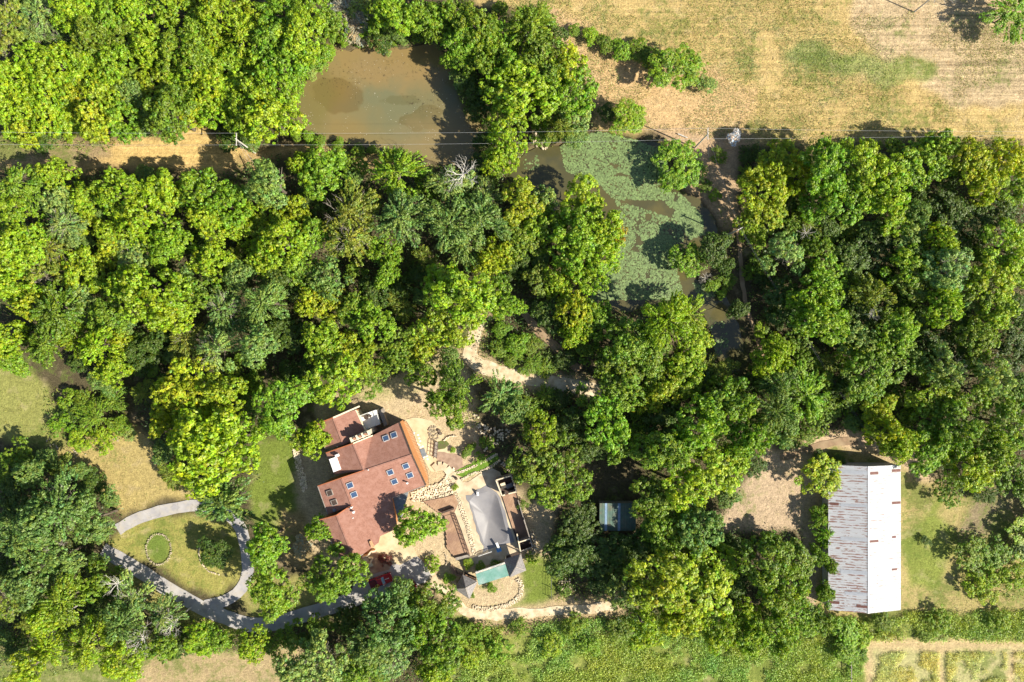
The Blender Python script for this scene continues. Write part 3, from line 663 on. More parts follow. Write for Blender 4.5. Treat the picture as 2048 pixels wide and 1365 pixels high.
TREES = """
nw|20 40 40 o o;10 95 36 o o;85 28 42 p s;75 72 36 p s;130 80 38 u s;150 25 45 l c;215 35 46 b c;275 20 42 l c;180 78 38 g c;240 85 38 g c;345 15 38 l o;390 62 38 b f;430 28 42 l c;500 25 40 y c;560 25 44 b c;620 22 42 b o;658 48 30 g f;435 85 36 l s;485 72 42 l s;545 75 46 b c;600 75 48 l c;637 112 32 b f;290 92 34 l c;345 105 40 g c;60 125 44 l c;15 150 40 l c;115 130 44 l c;170 130 44 l c;225 135 40 b c;265 155 34 g c;395 115 44 b f;460 130 42 b c;515 130 42 l c;570 130 44 b c;590 162 26 b f;35 195 42 l c;90 185 46 l c;150 185 46 y c;205 185 44 l c;255 190 34 u f;310 180 44 y c;365 175 46 l c;420 175 44 l c;480 180 44 l c;540 190 50 l c;18 240 36 l o;50 262 26 y o;90 230 42 l c;140 232 42 l c;190 235 42 y c;240 235 42 b c;285 222 34 u f;278 255 26 u f;340 228 48 g c;390 215 42 y c;435 222 38 l c;486 222 42 l c;540 235 52 l c
n|790 30 44 b c;755 28 28 g s;845 30 42 b c;870 55 36 b s;905 28 38 g c;925 72 36 b c;920 112 32 b c;950 48 40 g c;985 105 42 b c;965 140 32 g c;1010 75 44 b s;1062 55 46 g s;1078 108 44 g f;1022 135 42 b c;1040 190 64 l c;1015 240 42 l c;1130 128 46 y c;1145 178 48 b c;1092 160 40 g c;985 195 28 d c;1092 215 30 g o;1150 228 34 p o;1118 252 24 o o;1012 285 38 l o;1000 318 32 l o
t|1350 135 54 b c;1250 235 42 l f;2025 22 52 b s
mid|545 370 52 u f;650 345 52 b c;607 330 28 l c;790 348 50 b s;862 372 30 g c;895 370 38 p s;935 375 32 p o;970 395 36 p s;1045 402 46 y o;1088 398 26 p s;1085 455 40 b c;1040 470 44 g c;1170 405 46 l c;1160 465 48 b c;1208 455 46 l c;1150 520 48 b c;1205 505 40 l c;1180 545 42 l c;1235 465 20 r o;700 430 62 o s;700 480 44 o s;800 440 52 u s;770 500 36 b c;772 545 28 b c;900 450 50 u s;960 440 50 u s;930 495 40 u s;1000 505 30 y f;972 525 26 y f;1075 560 36 o o;1112 560 34 l c;925 590 66 l c;885 560 42 l c;915 655 42 l o;870 640 44 l o;985 590 36 b c;1012 618 32 b c;655 605 38 y o;620 600 30 y o;705 620 36 g c;742 650 42 b c;745 585 30 d c;660 560 40 u o;650 690 48 l c;670 755 54 l c;730 720 36 l c;690 700 32 y c;800 690 38 g c;800 730 34 g f;840 700 34 y o;855 740 30 g s;560 560 46 d c;530 605 44 u s;35 370 46 g s;112 350 34 l c;112 400 32 p f;168 395 36 l c;235 385 44 l c;330 380 46 l c;410 385 42 b c;455 410 46 b c;420 440 40 l c;475 450 34 l c;28 435 46 l c;172 450 24 y f;130 450 38 p s;105 500 42 o s;80 550 40 o o;55 490 40 l c;25 505 46 l c;222 470 34 l c;280 430 44 l c;290 475 38 l c;340 475 42 b c;330 510 32 b f;420 520 36 l c;160 545 44 l c;220 500 32 y o;268 515 38 p o;305 590 68 l c;250 570 44 l c;340 625 46 l c;28 575 44 l c;60 610 34 y o;115 625 50 g s;168 605 36 p f;215 635 38 g c;390 590 38 g c;375 560 28 u f;450 620 50 u s;482 555 36 u s;520 440 40 l c;565 490 44 l c;592 430 32 y o;622 470 36 b c;520 510 36 l c;602 540 38 g c;100 690 42 g s;160 680 38 l s;200 695 40 l s;240 680 26 y f;222 742 32 l o;300 690 32 d c;378 680 40 o s;430 700 42 p s;512 690 48 u f;500 640 30 u o;10 680 36 l c;20 725 32 b f;390 768 64 y c;345 800 44 y c;445 785 44 y c;330 850 36 y c;420 905 78 l c;380 860 50 l c;470 880 52 l c;570 820 66 b f;622 882 34 l c;520 760 26 g o;205 765 34 u s;455 1005 56 u s;432 1100 42 d f;526 1092 56 b f;545 1190 54 b f;640 1062 30 b f;682 1145 54 g o;640 1165 46 g o;834 1056 52 b f;1110 620 44 d c;1150 622 40 y c;1200 640 40 b c;1150 665 28 l c;1330 640 56 l s;1375 632 40 l s;1385 685 38 l c;1262 690 50 g c;1240 735 46 g c;1302 720 44 g c;1250 775 42 g c;1335 775 38 y c;1300 800 32 y c;1365 745 42 l c;920 775 46 g s;895 815 42 g o;1000 790 42 u s;1025 815 34 u s;1080 860 40 l o;1062 925 50 g o;1120 915 44 g o;1150 968 40 g o;1100 975 42 g o;1212 850 48 b c;1232 885 36 g c;1190 800 34 g c;1340 900 50 g c;1400 850 56 b c;1465 815 56 b c;1452 792 34 g s;1425 930 56 l c;1375 985 46 l c;1462 915 40 l c;1500 875 46 b c;1545 820 44 u s;1560 775 40 u s;1605 790 50 b s;1560 862 36 u s;1545 722 34 l c;1325 835 36 d c;1300 905 42 g c;1310 1000 48 g c;1335 1060 44 g c;1402 1062 46 u c;1290 1090 34 d c;1308 1045 34 g c;1160 1048 42 d c;1135 1110 44 d c;1182 1112 44 d c;1240 1112 36 d c;1250 1190 38 p c;1330 1172 66 y c;1402 1190 64 y c;1362 1240 44 y c;1430 1125 46 l c;1490 1240 34 l c;1536 1132 50 g c;1592 1120 42 g c;1570 1180 52 g c;1590 1235 42 b c;1500 1275 42 l c;1560 1270 38 l c;1440 1272 38 l c;1290 1262 40 l o;1470 1170 30 d c
pond|1360 328 44 b c;1345 360 28 b c;1378 515 34 b c;1432 500 42 d f;1475 625 26 d f;1450 530 22 d f
e|1560 320 40 l c;1528 375 44 y c;1590 345 34 y c;1650 335 58 b c;1720 340 60 l c;1700 395 58 b c;1772 375 60 l c;1640 405 44 b c;1792 440 40 l c;1852 322 46 b c;1890 305 42 b c;1950 322 44 y c;2010 320 46 y c;1962 370 34 y c;2030 372 40 l c;1532 430 40 y c;1500 452 28 l f;1640 500 30 g s;1570 510 40 p o;1632 590 50 b c;1640 640 52 b c;1660 550 38 b c;1560 600 46 d c;1700 520 42 d c;1755 500 40 d c;1820 480 34 p s;1842 560 46 o c;1820 530 40 l c;1898 540 48 p c;1890 612 42 l c;1882 485 34 l c;2010 490 48 l c;1990 560 48 l c;2040 545 36 l c;1960 582 42 p s;2000 622 42 l c;1960 680 40 g c;1945 450 42 d c;1900 415 42 d c;2000 430 38 d c;1832 430 30 u s;1740 592 36 o o;1800 670 46 b c;1722 680 34 p s;1710 712 28 l c;1740 752 44 g c;1800 725 46 g c;1862 690 40 d c;1910 640 34 d c;1870 790 46 l c;1872 840 48 b c;1760 810 36 y c;1778 866 34 y c;1800 890 38 l c;1862 900 48 b c;1925 855 48 g c;1948 935 48 l c;1992 905 48 g c;2030 850 50 g c;1950 780 48 g o;1895 735 42 p o;1990 755 46 p o;2035 700 40 d c;1920 710 30 d c;2035 950 44 g c;1640 760 26 g c;1560 700 30 l s;2035 630 34 d c;1720 620 36 d c;1690 580 30 d c;2030 780 36 u o
barn|2088 1075 58 l c;2085 1005 44 g c;1640 950 38 y c;1950 1115 34 g o;1990 1105 30 g o;1640 1240 32 g c
sw|60 942 34 u s;38 990 36 d c;130 1010 56 u s;92 1045 58 u f;190 1040 54 u f;40 1085 50 u s;122 1115 58 u f;60 1172 50 u f;132 1200 48 g s;90 1232 36 l o;182 1165 32 g c;270 1200 46 p s;248 1245 46 u s;330 1232 38 p s;400 1280 40 l c;440 1272 32 b c;500 1290 32 l s;180 1290 46 l s;100 1292 42 l s;55 1335 38 y o;18 1205 38 o o;240 1330 42 l c;775 1240 58 u c;735 1290 46 u c;800 1180 30 u c;862 1208 48 g c;840 1255 40 b c;785 1310 46 p c;650 1320 46 p c;590 1335 36 p o;705 1345 40 g c;880 1295 42 g c;695 1245 26 d c;310 1290 36 g o;870 1345 34 l o
"""
SHRUBS = """
n|690 82 16 b f;668 62 22 b f;725 62 20 b f;746 48 14 b f;655 105 18 b f;640 125 16 p f;622 150 16 p f;784 88 9 b f;778 108 8 p f;800 80 18 u f;835 72 20 g f;715 92 6 b f;740 92 6 b f;700 25 44 w s;715 60 28 w s;720 15 30 p s
t|1150 60 16 g f;1178 74 22 l f;1212 86 24 g f;1245 100 26 b f;1275 104 26 g f;1302 112 28 g f;1412 168 24 p f;1000 22 22 g f;1085 40 28 g f;1215 225 20 d f
lane|590 270 16 b f;615 275 16 b f;640 280 15 g f;680 290 15 b f;715 298 16 g f;745 303 14 g f;780 312 14 g f;200 265 16 l o;140 272 16 l o;250 262 16 b o
mid|1005 662 22 b f;1038 690 30 b f;1000 695 20 g f;1060 725 26 g s;1025 722 18 g f;1065 690 24 g f;1090 735 20 g s;1130 720 26 d c;1120 800 26 d c;1090 790 24 g s;1060 815 24 g s;195 835 36 g s;140 800 26 b o;230 800 26 g s;240 850 24 b f;125 850 26 b o;160 880 26 l o;205 880 26 l o;140 830 22 d c;255 865 18 p o;170 810 26 g s;600 1092 26 w f;905 900 8 b f;945 895 12 b f;930 905 12 g f;911 975 8 l f;975 885 16 b o;958 918 14 b o;1045 1010 12 g o;935 1128 14 l f;958 1132 12 g f;990 1130 10 g s;985 1175 12 b f;897 1158 14 b f;945 1190 7 g f;865 1128 18 l o;1065 1118 14 l o;1115 1140 16 b s;1105 1100 18 g s;1130 1180 14 g o;772 1122 12 m o;764 1117 8 m o
barn|1640 1035 24 b s;1652 1068 24 b s;1638 1110 24 g f;1655 1130 20 g f;1650 1180 22 g f;1685 1262 34 b f;1720 1270 26 l o;1690 1300 26 b f;1712 1310 20 g s;1440 1090 20 d c;1540 1085 20 g s;1990 1150 30 l o;1950 1170 28 l o;1975 1190 26 y o;2030 1150 34 l o;2040 1100 30 d f;1640 915 20 d f;1680 920 18 d f;1850 1085 12 d s;1970 985 24 d s
hedge|1470 278 17 q f;1440 310 16 g s;1500 310 24 d s;1500 350 22 g s;1425 575 16 b f;1450 560 18 g s;1445 590 14 b f;1520 660 20 l o;1545 690 22 l o;1515 735 14 g s;1515 480 20 l o;1530 560 24 d s;1500 545 16 g s;1430 390 14 b o;1412 372 14 g s;1540 640 26 d s;1610 870 20 g f;1580 890 18 g f
bottom|1040 1258 20 g s;960 1275 24 b o;1150 1255 26 g o;1240 1262 26 g o;940 1310 26 l o;1000 1300 26 b o;760 1345 24 g f;930 1262 18 g s;1765 1240 24 g f;1880 1240 26 l o;2000 1240 24 l o;1100 1290 24 l o;1180 1290 24 b o;1850 1275 14 g o
"""  # the t row's dark green shrub is added where a tree casts shade
def parse(txt, shrub):
    out = []
    for line in txt.strip().splitlines():
        reg, rest = line.split('|')
        for e in rest.split(';'):
            a = e.split(); out.append((float(a[0]), float(a[1]), float(a[2]), a[3], a[4], reg, shrub))
    return out
specs = parse(TREES, False) + parse(SHRUBS, True)
HH = {}
for (x, y, r_, c_, s_, reg, sh) in specs:
    h = None
    if not sh:
        if reg == 'pond': h = 5.5
        if c_ == 'd': h = 5.5 + r_ * 0.04
        if (x, y) in ((432, 1100), (205, 765)): h = 5
        if reg == 't': h = 7 if r_ > 45 else 5.5
        if (x, y) == (1640, 950): h = 7
        if (x, y) == (834, 1056): h = 12.5
        if reg == 'barn' and x > 1900: h = 4
    if sh and reg == 'barn' and x < 1660 and y > 1000: h = 5.0
    if sh and c_ == 'w' and y < 80: h = 3
    if (x, y) == (1470, 278): h = 2.6
    make_tree(x, y, r_, c_, s_, h, sh, None, reg)
# trees filling the wood where crowns close up between the marked ones
def covered(x, y):
    return any((x - t['x']) ** 2 + (y - t['y']) ** 2 < (0.95 * t['r'] + 6) ** 2 for t in THINGS)
NFILL = 0
wm = blur(((zone == 0) & wood).astype(float), 2)
for name_, poly in WOODS.items():
    xs = [p[0] for p in poly]; ys = [p[1] for p in poly]
    for k in range(2600):
        x = rnd.uniform(min(xs), max(xs)); y = rnd.uniform(min(ys), max(ys))
        if not bool(inside(poly, np.array([x]), np.array([y]))[0]): continue
        if covered(x, y): continue
        bad = False
        for pl, wd in ((TRACK_LIME, 34), (TRACK_BROWN, 22), (TRACK_EAST, 22), (TRACK_SOUTH, 30), (TRACK_BARN, 30), (DRIVE, 30), (DRIVE2, 30)):
            if near_line(pl, np.array([x]), np.array([y]), wd)[0]: bad = True
        for pp in (POND1, POND2, [(600,780),(950,760),(1060,900),(1130,1150),(1000,1240),(850,1200),(720,1200),(620,1150)], [(1180,900),(1300,900),(1290,1075),(1180,1075)], [(1600,880),(1900,880),(1900,1240),(1600,1240)],
                   [(505,870),(660,870),(640,1060),(505,1010)], [(590,740),(640,790),(700,800),(640,800)]):
            if inside(pp, np.array([x]), np.array([y]))[0]: bad = True
        if bad or x < 8 or x > 2040 or y > 1355: continue
        rr_ = rnd.uniform(20, 30)
        make_tree(x, y, rr_, rnd.choice('ddgguo'), rnd.choice('ccoosf'), rnd.uniform(3.6, 6.0), False, None, {'main': 'mid', 'east': 'e'}.get(name_, name_)); NFILL += 1
print('trees', len(THINGS), 'fill', NFILL)

MAXT = 285
tr = sorted([t for t in THINGS if not t['shrub']], key=lambda t: -t['r'])
drop = [t for t in tr[MAXT:] if t['region'] in ('mid', 'e', 'nw', 'n', 'sw')]
SRC = {}
for t in tr[:MAXT]:
    SRC.setdefault(t['c'], t['o'].children[0] if t['o'].children[0].name.startswith('crown') else t['o'].children[1])
def stuff_trees(name, items, src, colr_, label):
    me = bpy.data.meshes.new(name); me.from_pydata([(t['o'].location.x, t['o'].location.y, t['h'] * 0.55) for t in items], [], [])
    a = me.attributes.new('size', 'FLOAT_VECTOR', 'POINT')
    a.data.foreach_set('vector', [v for t in items for v in (t['r'] / 10 * 1.12, t['r'] / 10 * 1.12, t['h'] * 0.45)])
    a = me.attributes.new('turn', 'FLOAT', 'POINT'); a.data.foreach_set('value', [rnd.uniform(0, 6.28) for _ in items])
    o = link(bpy.data.objects.new(name, me)); o.color = (*colr_, 1); tag(o, label, 'trees', kind='stuff')
    g = bpy.data.node_groups.new(name, 'GeometryNodeTree')
    g.interface.new_socket('Geometry', in_out='INPUT', socket_type='NodeSocketGeometry'); g.interface.new_socket('Geometry', in_out='OUTPUT', socket_type='NodeSocketGeometry')
    gi = g.nodes.new('NodeGroupInput'); go = g.nodes.new('NodeGroupOutput'); ip = g.nodes.new('GeometryNodeInstanceOnPoints'); oi = g.nodes.new('GeometryNodeObjectInfo')
    oi.inputs['Object'].default_value = src; oi.transform_space = 'ORIGINAL'
    rl = g.nodes.new('GeometryNodeRealizeInstances')
    s1 = g.nodes.new('GeometryNodeInputNamedAttribute'); s1.data_type = 'FLOAT_VECTOR'; s1.inputs[0].default_value = 'size'
    s2 = g.nodes.new('GeometryNodeInputNamedAttribute'); s2.data_type = 'FLOAT'; s2.inputs[0].default_value = 'turn'
    cb = g.nodes.new('ShaderNodeCombineXYZ'); g.links.new(s2.outputs[0], cb.inputs[2])
    g.links.new(gi.outputs[0], ip.inputs['Points']); g.links.new(oi.outputs['Geometry'], ip.inputs['Instance']); g.links.new(s1.outputs[0], ip.inputs['Scale']); g.links.new(cb.outputs[0], ip.inputs['Rotation'])
    g.links.new(ip.outputs[0], go.inputs[0])
    md = o.modifiers.new('scatter', 'NODES'); md.node_group = g
for cl in sorted({t['c'] for t in drop}):
    items = [t for t in drop if t['c'] == cl]
    src = SRC.get(cl) or list(SRC.values())[0]
    stuff_trees('understory_trees', items, src, PAL[cl][0], 'small %s trees closing the gaps between the larger crowns' % PAL[cl][1])
for t in drop:
    for ch in list(t['o'].children): bpy.data.objects.remove(ch)
    bpy.data.objects.remove(t['o'])
THINGS = [t for t in THINGS if t not in drop]
print('trees as things', len([t for t in THINGS if not t['shrub']]), 'stuff', len(drop))

# bare tops and dead trees
def bare(px, py, r_, h, label, seed=0):
    p = P(px, py, h); root = empty('dead_tree', (p.x, p.y, -0.05), seed * 1.3)
    o = bpy.data.objects.new('branches', BARE[seed % 3]); link(o, root); o.scale = (r_ / 10,) * 3; o.location = (0, 0, h - r_ / 25)
    mb = MB(); mb.tube([(0, 0, 0), (0, 0, h - r_ / 25 + r_ / 100)], 0.16, 0.09, 6); mb.build('trunk', M['deadwood'], root)
    tag(root, label, 'dead tree')
bare(925, 345, 46, 12.5, 'leafless white-branched dead tree rising at the south shore of the muddy pond', 0)
bare(228, 1172, 32, 9.5, 'bleached bare branches beside the bend of the driveway', 1)
bare(280, 1282, 40, 9.8, 'grey leafless tree in the thicket near the bottom edge below the driveway', 2)
bare(128, 1228, 26, 8.5, 'small bleached dead tree beneath the blue-green trees', 1)
bare(340, 1250, 34, 8.5, 'twiggy grey dead tree at the thicket edge just below the driveway bend', 0)
bare(1745, 628, 18, 9.5, 'small grey dead top among the eastern wood trees', 2)
bare(1615, 465, 22, 6.0, 'pale fallen branches in a dark gap of the eastern wood', 1)
bare(1885, -22, 46, 9.0, 'bare dark-branched tree at the top edge of the hay field', 2)
bare(1412, 555, 18, 2.2, 'bare leaning stems standing in the shallow lily pond', 0)

# ------------------------------------------------------------------ low growth (nobody could count it)
def scatter_leaves(name, px, py, z, size, base, label, nclump=6, spread=0.4, seed=5, updown=0.35, kind='stuff', cat=None, hj=0.25, upright=False):
    r = np.random.default_rng(seed); N = len(px)
    c0 = np.stack([(px - 1024) / 10, (682.5 - py) / 10, z], -1)
    off = r.normal(size=(N, nclump, 3)) * np.array([spread, spread, updown])
    pos = (c0[:, None, :] + off).reshape(-1, 3); pos[:, 2] = np.maximum(pos[:, 2], 0.02)
    if upright:
        nor = r.normal(size=pos.shape) * np.array([1, 1, 0.55]) + np.array([0, 0, 0.3])
    else:
        nor = r.normal(size=pos.shape) * 0.6 + off.reshape(-1, 3) / spread * 0.3 + np.array([0, 0, 0.6])
    nor /= np.linalg.norm(nor, axis=1)[:, None]
    tin = (1 + np.repeat(r.normal(0, hj, N), nclump)) * (1 + r.normal(0, 0.12, len(pos)))
    warm = np.repeat(r.normal(0, 0.07, N) + (vnoise(c0[:, 0], c0[:, 1], seed + 20, 3, 5) - 0.5) * 0.6, nclump)
    me = leaf_mesh(name, leaves(pos, nor, size * r.uniform(0.6, 1.4, len(pos)), tin, warm, r), foliage_material(name + '_green', False, base, 0.3))
    o = link(bpy.data.objects.new(name, me)); tag(o, label, cat, kind=kind); return o
def sample(n_, test, x0=-30, x1=2078, y0=-30, y1=1395, seed=1):
    r = np.random.default_rng(seed); X = r.uniform(x0, x1, n_); Y = r.uniform(y0, y1, n_); k = test(X, Y); return X[k], Y[k]
ALLW = [p for p in WOODS.values()]
AVOID = [(TRACK_LIME, 15), (TRACK_BROWN, 10), (TRACK_EAST, 7), (TRACK_SOUTH, 13), (TRACK_BARN, 15), (DRIVE, 19), (DRIVE2, 16)]
BLD = [[(600,780),(760,780),(900,830),(1000,900),(1070,960),(1080,1110),(1060,1170),(1000,1215),(930,1225),(850,1190),(700,1190),(590,1130),(580,890)], [(1195,1000),(1280,1000),(1280,1068),(1195,1068)], [(1628,915),(1806,915),(1806,1236),(1628,1236)]]
def in_wood(X, Y):
    m_ = np.zeros(X.shape, bool)
    for p in ALLW: m_ |= inside(p, X, Y)
    m_ &= ~inside(POND1, X, Y) & ~inside(POND2, X, Y)
    for p in BLD: m_ &= ~inside(p, X, Y)
    for pl, wd in AVOID: m_ &= ~near_line(pl, X, Y, wd)
    m_ &= ~inside([(1150,895),(1300,890),(1300,1010),(1180,995)], X, Y) & ~inside([(590,740),(740,760),(760,800),(640,830)], X, Y)
    return m_
X, Y = sample(52000, in_wood, seed=21)
scatter_leaves('undergrowth', X, Y, rng.uniform(0.1, 1.8, len(X)), 0.17, (0.075, 0.135, 0.020), 'dark leafy undergrowth on the floor of the woods', 5, 0.45, 31, 0.4)
def pm(*polys):
    def t(X, Y):
        m_ = np.zeros(X.shape, bool)
        for p in polys: m_ |= inside(p, X, Y)
        for p in BLD: m_ &= ~inside(p, X, Y)
        for pl, wd in AVOID: m_ &= ~near_line(pl, X, Y, wd)
        return m_
    return t
# rough meadow along the bottom
MEADP = [[(900,1262),(1230,1235),(1640,1240),(1700,1225),(2090,1222),(2090,1283),(1735,1280),(1715,1400),(880,1400)]]
def meadow_test(X, Y):
    return pm(*MEADP)(X, Y) & (vnoise(X / 10, Y / 10, 13, 4, 3.5) > 0.40)
X, Y = sample(60000, meadow_test, 880, 2090, 1200, 1395, seed=22)
scatter_leaves('meadow_grass', X, Y, rng.uniform(0.05, 0.55, len(X)), 0.11, (0.34, 0.45, 0.07), 'tall yellow-green meadow growth along the bottom edge', 5, 0.28, 32, 0.22, hj=0.2)
X, Y = sample(16000, lambda X, Y: (inside([(1745,1305),(2090,1305),(2090,1400),(1745,1400)], X, Y)) & ~near_line([(1886,1300),(1884,1500)], X, Y, 8) & ~near_line([(2020,1300),(2024,1500)], X, Y, 8) & (vnoise(X / 10, Y / 10, 14, 3, 2.5) > 0.5), 1740, 2090, 1300, 1395, seed=23)
scatter_leaves('vineyard_grass', X, Y, rng.uniform(0.03, 0.35, len(X)), 0.08, (0.62, 0.62, 0.20), 'dry green grass in the mown plots at the bottom corner', 4, 0.2, 33, 0.15)
# rough fringes: pond banks, lane edge, barn yard, bottom thicket, shrub islands
FR = [[(-20,255),(200,262),(300,262),(400,238),(430,255),(300,275),(220,300),(-20,300)], [(590,255),(700,285),(850,325),(930,345),(930,360),(700,312),(590,285)], [(655,40),(770,40),(800,100),(720,100),(668,100),(640,140),(600,165),(580,190),(560,180),(640,100)],
      [(770,60),(870,60),(940,170),(975,260),(965,330),(940,345),(960,230),(880,110),(860,84),(780,95)], [(1095,262),(1140,235),(1190,245),(1200,262),(1140,275),(1100,300)], [(1000,300),(1055,262),(1060,300),(1010,345)],
      [(1340,290),(1420,390),(1450,450),(1440,480),(1500,600),(1510,740),(1540,750),(1530,640),(1480,480),(1430,380),(1370,290)], [(90,780),(180,770),(250,810),(268,860),(210,900),(130,905),(90,860)],
      [(0,1230),(240,1250),(330,1220),(560,1275),(600,1300),(270,1310),(60,1365),(0,1365)], [(1890,1060),(2070,1060),(2070,1190),(1960,1210),(1930,1170)], [(950,1245),(1230,1228),(1230,1262),(950,1275)], [(1105,1100),(1160,1110),(1230,1200),(1110,1200)],
      [(1640,1228),(2090,1215),(2090,1280),(1690,1280)], [(600,1290),(920,1280),(930,1390),(600,1390)], [(960,640),(1060,640),(1140,745),(1080,750),(990,725),(962,705)], [(870,800),(960,780),(960,860),(900,860)]]
X, Y = sample(90000, pm(*FR), seed=24)
k = rng.random(len(X)) < 0.75
scatter_leaves('rough_grass', X[k], Y[k], rng.uniform(0.05, 0.8, k.sum()), 0.14, (0.19, 0.27, 0.035), 'rough green growth fringing the ponds, tracks and thickets', 4, 0.30, 34, 0.25)
# stubble tufts over the hay field and yard
def hay_test(X, Y):
    return inside([(950,-20),(2090,-20),(2090,285),(1480,285),(1300,255),(1190,260),(1185,170),(1120,60)], X, Y) & (vnoise(X / 10, Y / 10, 15, 5, 7) > 0.50)
X, Y = sample(42000, hay_test, 940, 2090, -20, 300, seed=25)
scatter_leaves('field_weeds', X, Y, np.full(len(X), 0.05), 0.075, (0.24, 0.29, 0.07), 'short green weeds growing through the mown hay field', 3, 0.25, 35, 0.05, hj=0.3)
X, Y = sample(22000, lambda X, Y: inside([(950,-20),(2090,-20),(2090,285),(1480,285),(1300,255),(1190,260),(1185,170),(1120,60)], X, Y), 940, 2090, -20, 300, seed=26)
scatter_leaves('hay_stubble', X, Y, np.full(len(X), 0.03), 0.07, (0.47, 0.355, 0.17), 'tufts of dry straw-coloured stubble across the hay field', 2, 0.3, 36, 0.04, hj=0.1)
def yard_test(X, Y):
    a = inside([(1430,1080),(1450,1000),(1540,890),(1640,900),(1640,1230),(1600,1060)], X, Y) | inside([(1806,940),(1900,990),(2070,970),(2070,1220),(1806,1230)], X, Y) | inside([(600,760),(700,760),(800,780),(930,740),(960,830),(960,930),(860,860),(800,820),(740,800)], X, Y) | inside([(1050,980),(1110,1010),(1110,1110),(1080,1120)], X, Y) | inside([(0,730),(100,780),(130,900),(330,900),(390,985),(250,1030),(0,880)], X, Y)
    for p in BLD[1:]: a &= ~inside(p, X, Y)
    return a & (vnoise(X / 10, Y / 10, 16, 4, 4) > 0.5)
X, Y = sample(40000, yard_test, seed=27)
scatter_leaves('yard_grass', X, Y, np.full(len(X), 0.05), 0.075, (0.27, 0.30, 0.07), 'thin patchy grass over the yards around house and barn', 3, 0.22, 37, 0.05, hj=0.3)

# ------------------------------------------------------------------ the house
def plane_z(p3, x, y):
    (ax, ay, az), (bx, by, bz), (cx, cy, cz) = p3
    det = (bx - ax) * (cy - ay) - (cx - ax) * (by - ay)
    s_ = ((x - ax) * (cy - ay) - (cx - ax) * (y - ay)) / det; t_ = ((bx - ax) * (y - ay) - (x - ax) * (by - ay)) / det
    return az + s_ * (bz - az) + t_ * (cz - az)
UH = R(20.5)      # house axis
house = empty('house', P(735, 990, 0)); HL = house.location.copy()
tag(house, 'large house with brown-red shingled gable roofs and many skylights', 'house')
def hp(x, y, z): return P(x, y, z) - HL
ROOFS = {
 'south_east': [(682,957,8.0),(823,910,8.0),(851,971,6.1),(784,996,6.1)],
 'east_main': [(682,957,8.0),(784,996,6.1),(795,1057,6.2),(760,1073,7.1),(757,1086,7.2),(726,1109,8.2),(707,1116,8.85),(673,1031.5,8.9),(703.5,1011,8.0)],
 'west_mid': [(682,957,8.0),(703.5,1011,8.0),(656,1029.5,6.9),(635.7,973,6.9)],
 'west_low': [(673,1031.5,8.9),(707,1116,8.85),(685,1126,8.0),(639.3,1040.6,8.0)],
 'north': [(744.6,872,6.3),(798,845,6.2),(823,910,8.0),(728,941.5,8.0)],
 'cross_west': [(706,888,7.9),(728,941.5,8.0),(668,949,6.3),(652,907,6.3)],
 'cross_east': [(706,888,7.9),(744.6,872,6.3),(728,941.5,8.0)],
 'wing_west': [(666,836.4,6.6),(686.7,890,6.6),(651,899,5.6),(632,849,5.6)],
 'wing_east': [(666,836.4,6.6),(711,820,5.3),(734,869,5.3),(686.7,890,6.6)],
}
def slab(name, pts, th, mat, parent, lift=0):
    mb = MB(); mb.prism([hp(x, y, z + lift) for x, y, z in pts], th); return mb.build(name, mat, parent)
for k_, pts in ROOFS.items():
    slab('roof', pts, 0.22, M['shingle'], house)
# fascia and rake boards, 3 mm proud of the roof edges
def edge_board(a, b_, mat, wd=0.16, ht=0.26, off=0.0):
    mb = MB(); pa = hp(*a); pb = hp(*b_); mb.bar(pa + Vector((0, 0, -0.08)), pb + Vector((0, 0, -0.08)), wd, ht); return mb.build('fascia', mat, house)
edge_board((666,836.1,6.65), (719,813,5.1), M['cream'], 0.28); edge_board((632,848.6,5.65), (666,836.1,6.65), M['cedartrim'], 0.22)
edge_board((652,906.5,6.35), (706,887.5,7.95), M['cedartrim'], 0.2); edge_board((706,887.5,7.95), (745,871.5,6.35), M['cream'], 0.2)
edge_board((635.7,972.6,6.95), (682,956.6,8.05), M['cedartrim']); edge_board((682,956.6,8.05), (728,941,8.05), M['cedartrim'])
edge_board((639.3,1040.2,8.05), (673,1031,8.95), M['cedartrim']); edge_board((673,1031,8.95), (703.5,1010.6,8.05), M['cedartrim'])
edge_board((798.4,844.8,6.22), (823.4,909.8,8.02), M['darkwood'], 0.3); edge_board((823.4,910,8.02), (851.4,970.8,6.12), M['darkwood'], 0.25)
edge_board((635.5,973,6.9), (655.8,1029.5,6.9), M['greywood'], 0.14); edge_board((639,1040.6,8.0), (684.8,1126,8.0), M['greywood'], 0.14)
edge_board((631.8,849,5.6), (650.8,899,5.6), M['greywood'], 0.14); edge_board((711.2,820,5.3), (734.2,869,5.3), M['cream'], 0.16)
edge_board((851,971.3,6.1), (784,996.3,6.1), M['greywood'], 0.14); edge_board((707,1116.3,8.85), (726,1109.3,8.2), M['greywood'], 0.14)
# ridge caps
for a, b_ in (((682,957,8.02),(823,910,8.02)), ((682,957,8.02),(703.5,1011,8.02)), ((673,1031.5,8.92),(707,1116,8.87)), ((706,888,7.92),(728,941.5,8.02)), ((666,836.4,6.62),(686.7,890,6.62))):
    mb = MB(); mb.bar(hp(*a), hp(*b_), 0.28, 0.09); mb.build('ridge_cap', M['shingle'], house)
# valley flashing between the cross gable and the north slope
mb = MB(); mb.bar(hp(744.6,872,6.32), hp(728,941.5,8.0), 0.10, 0.05); mb.build('valley', M['shingle'], house)
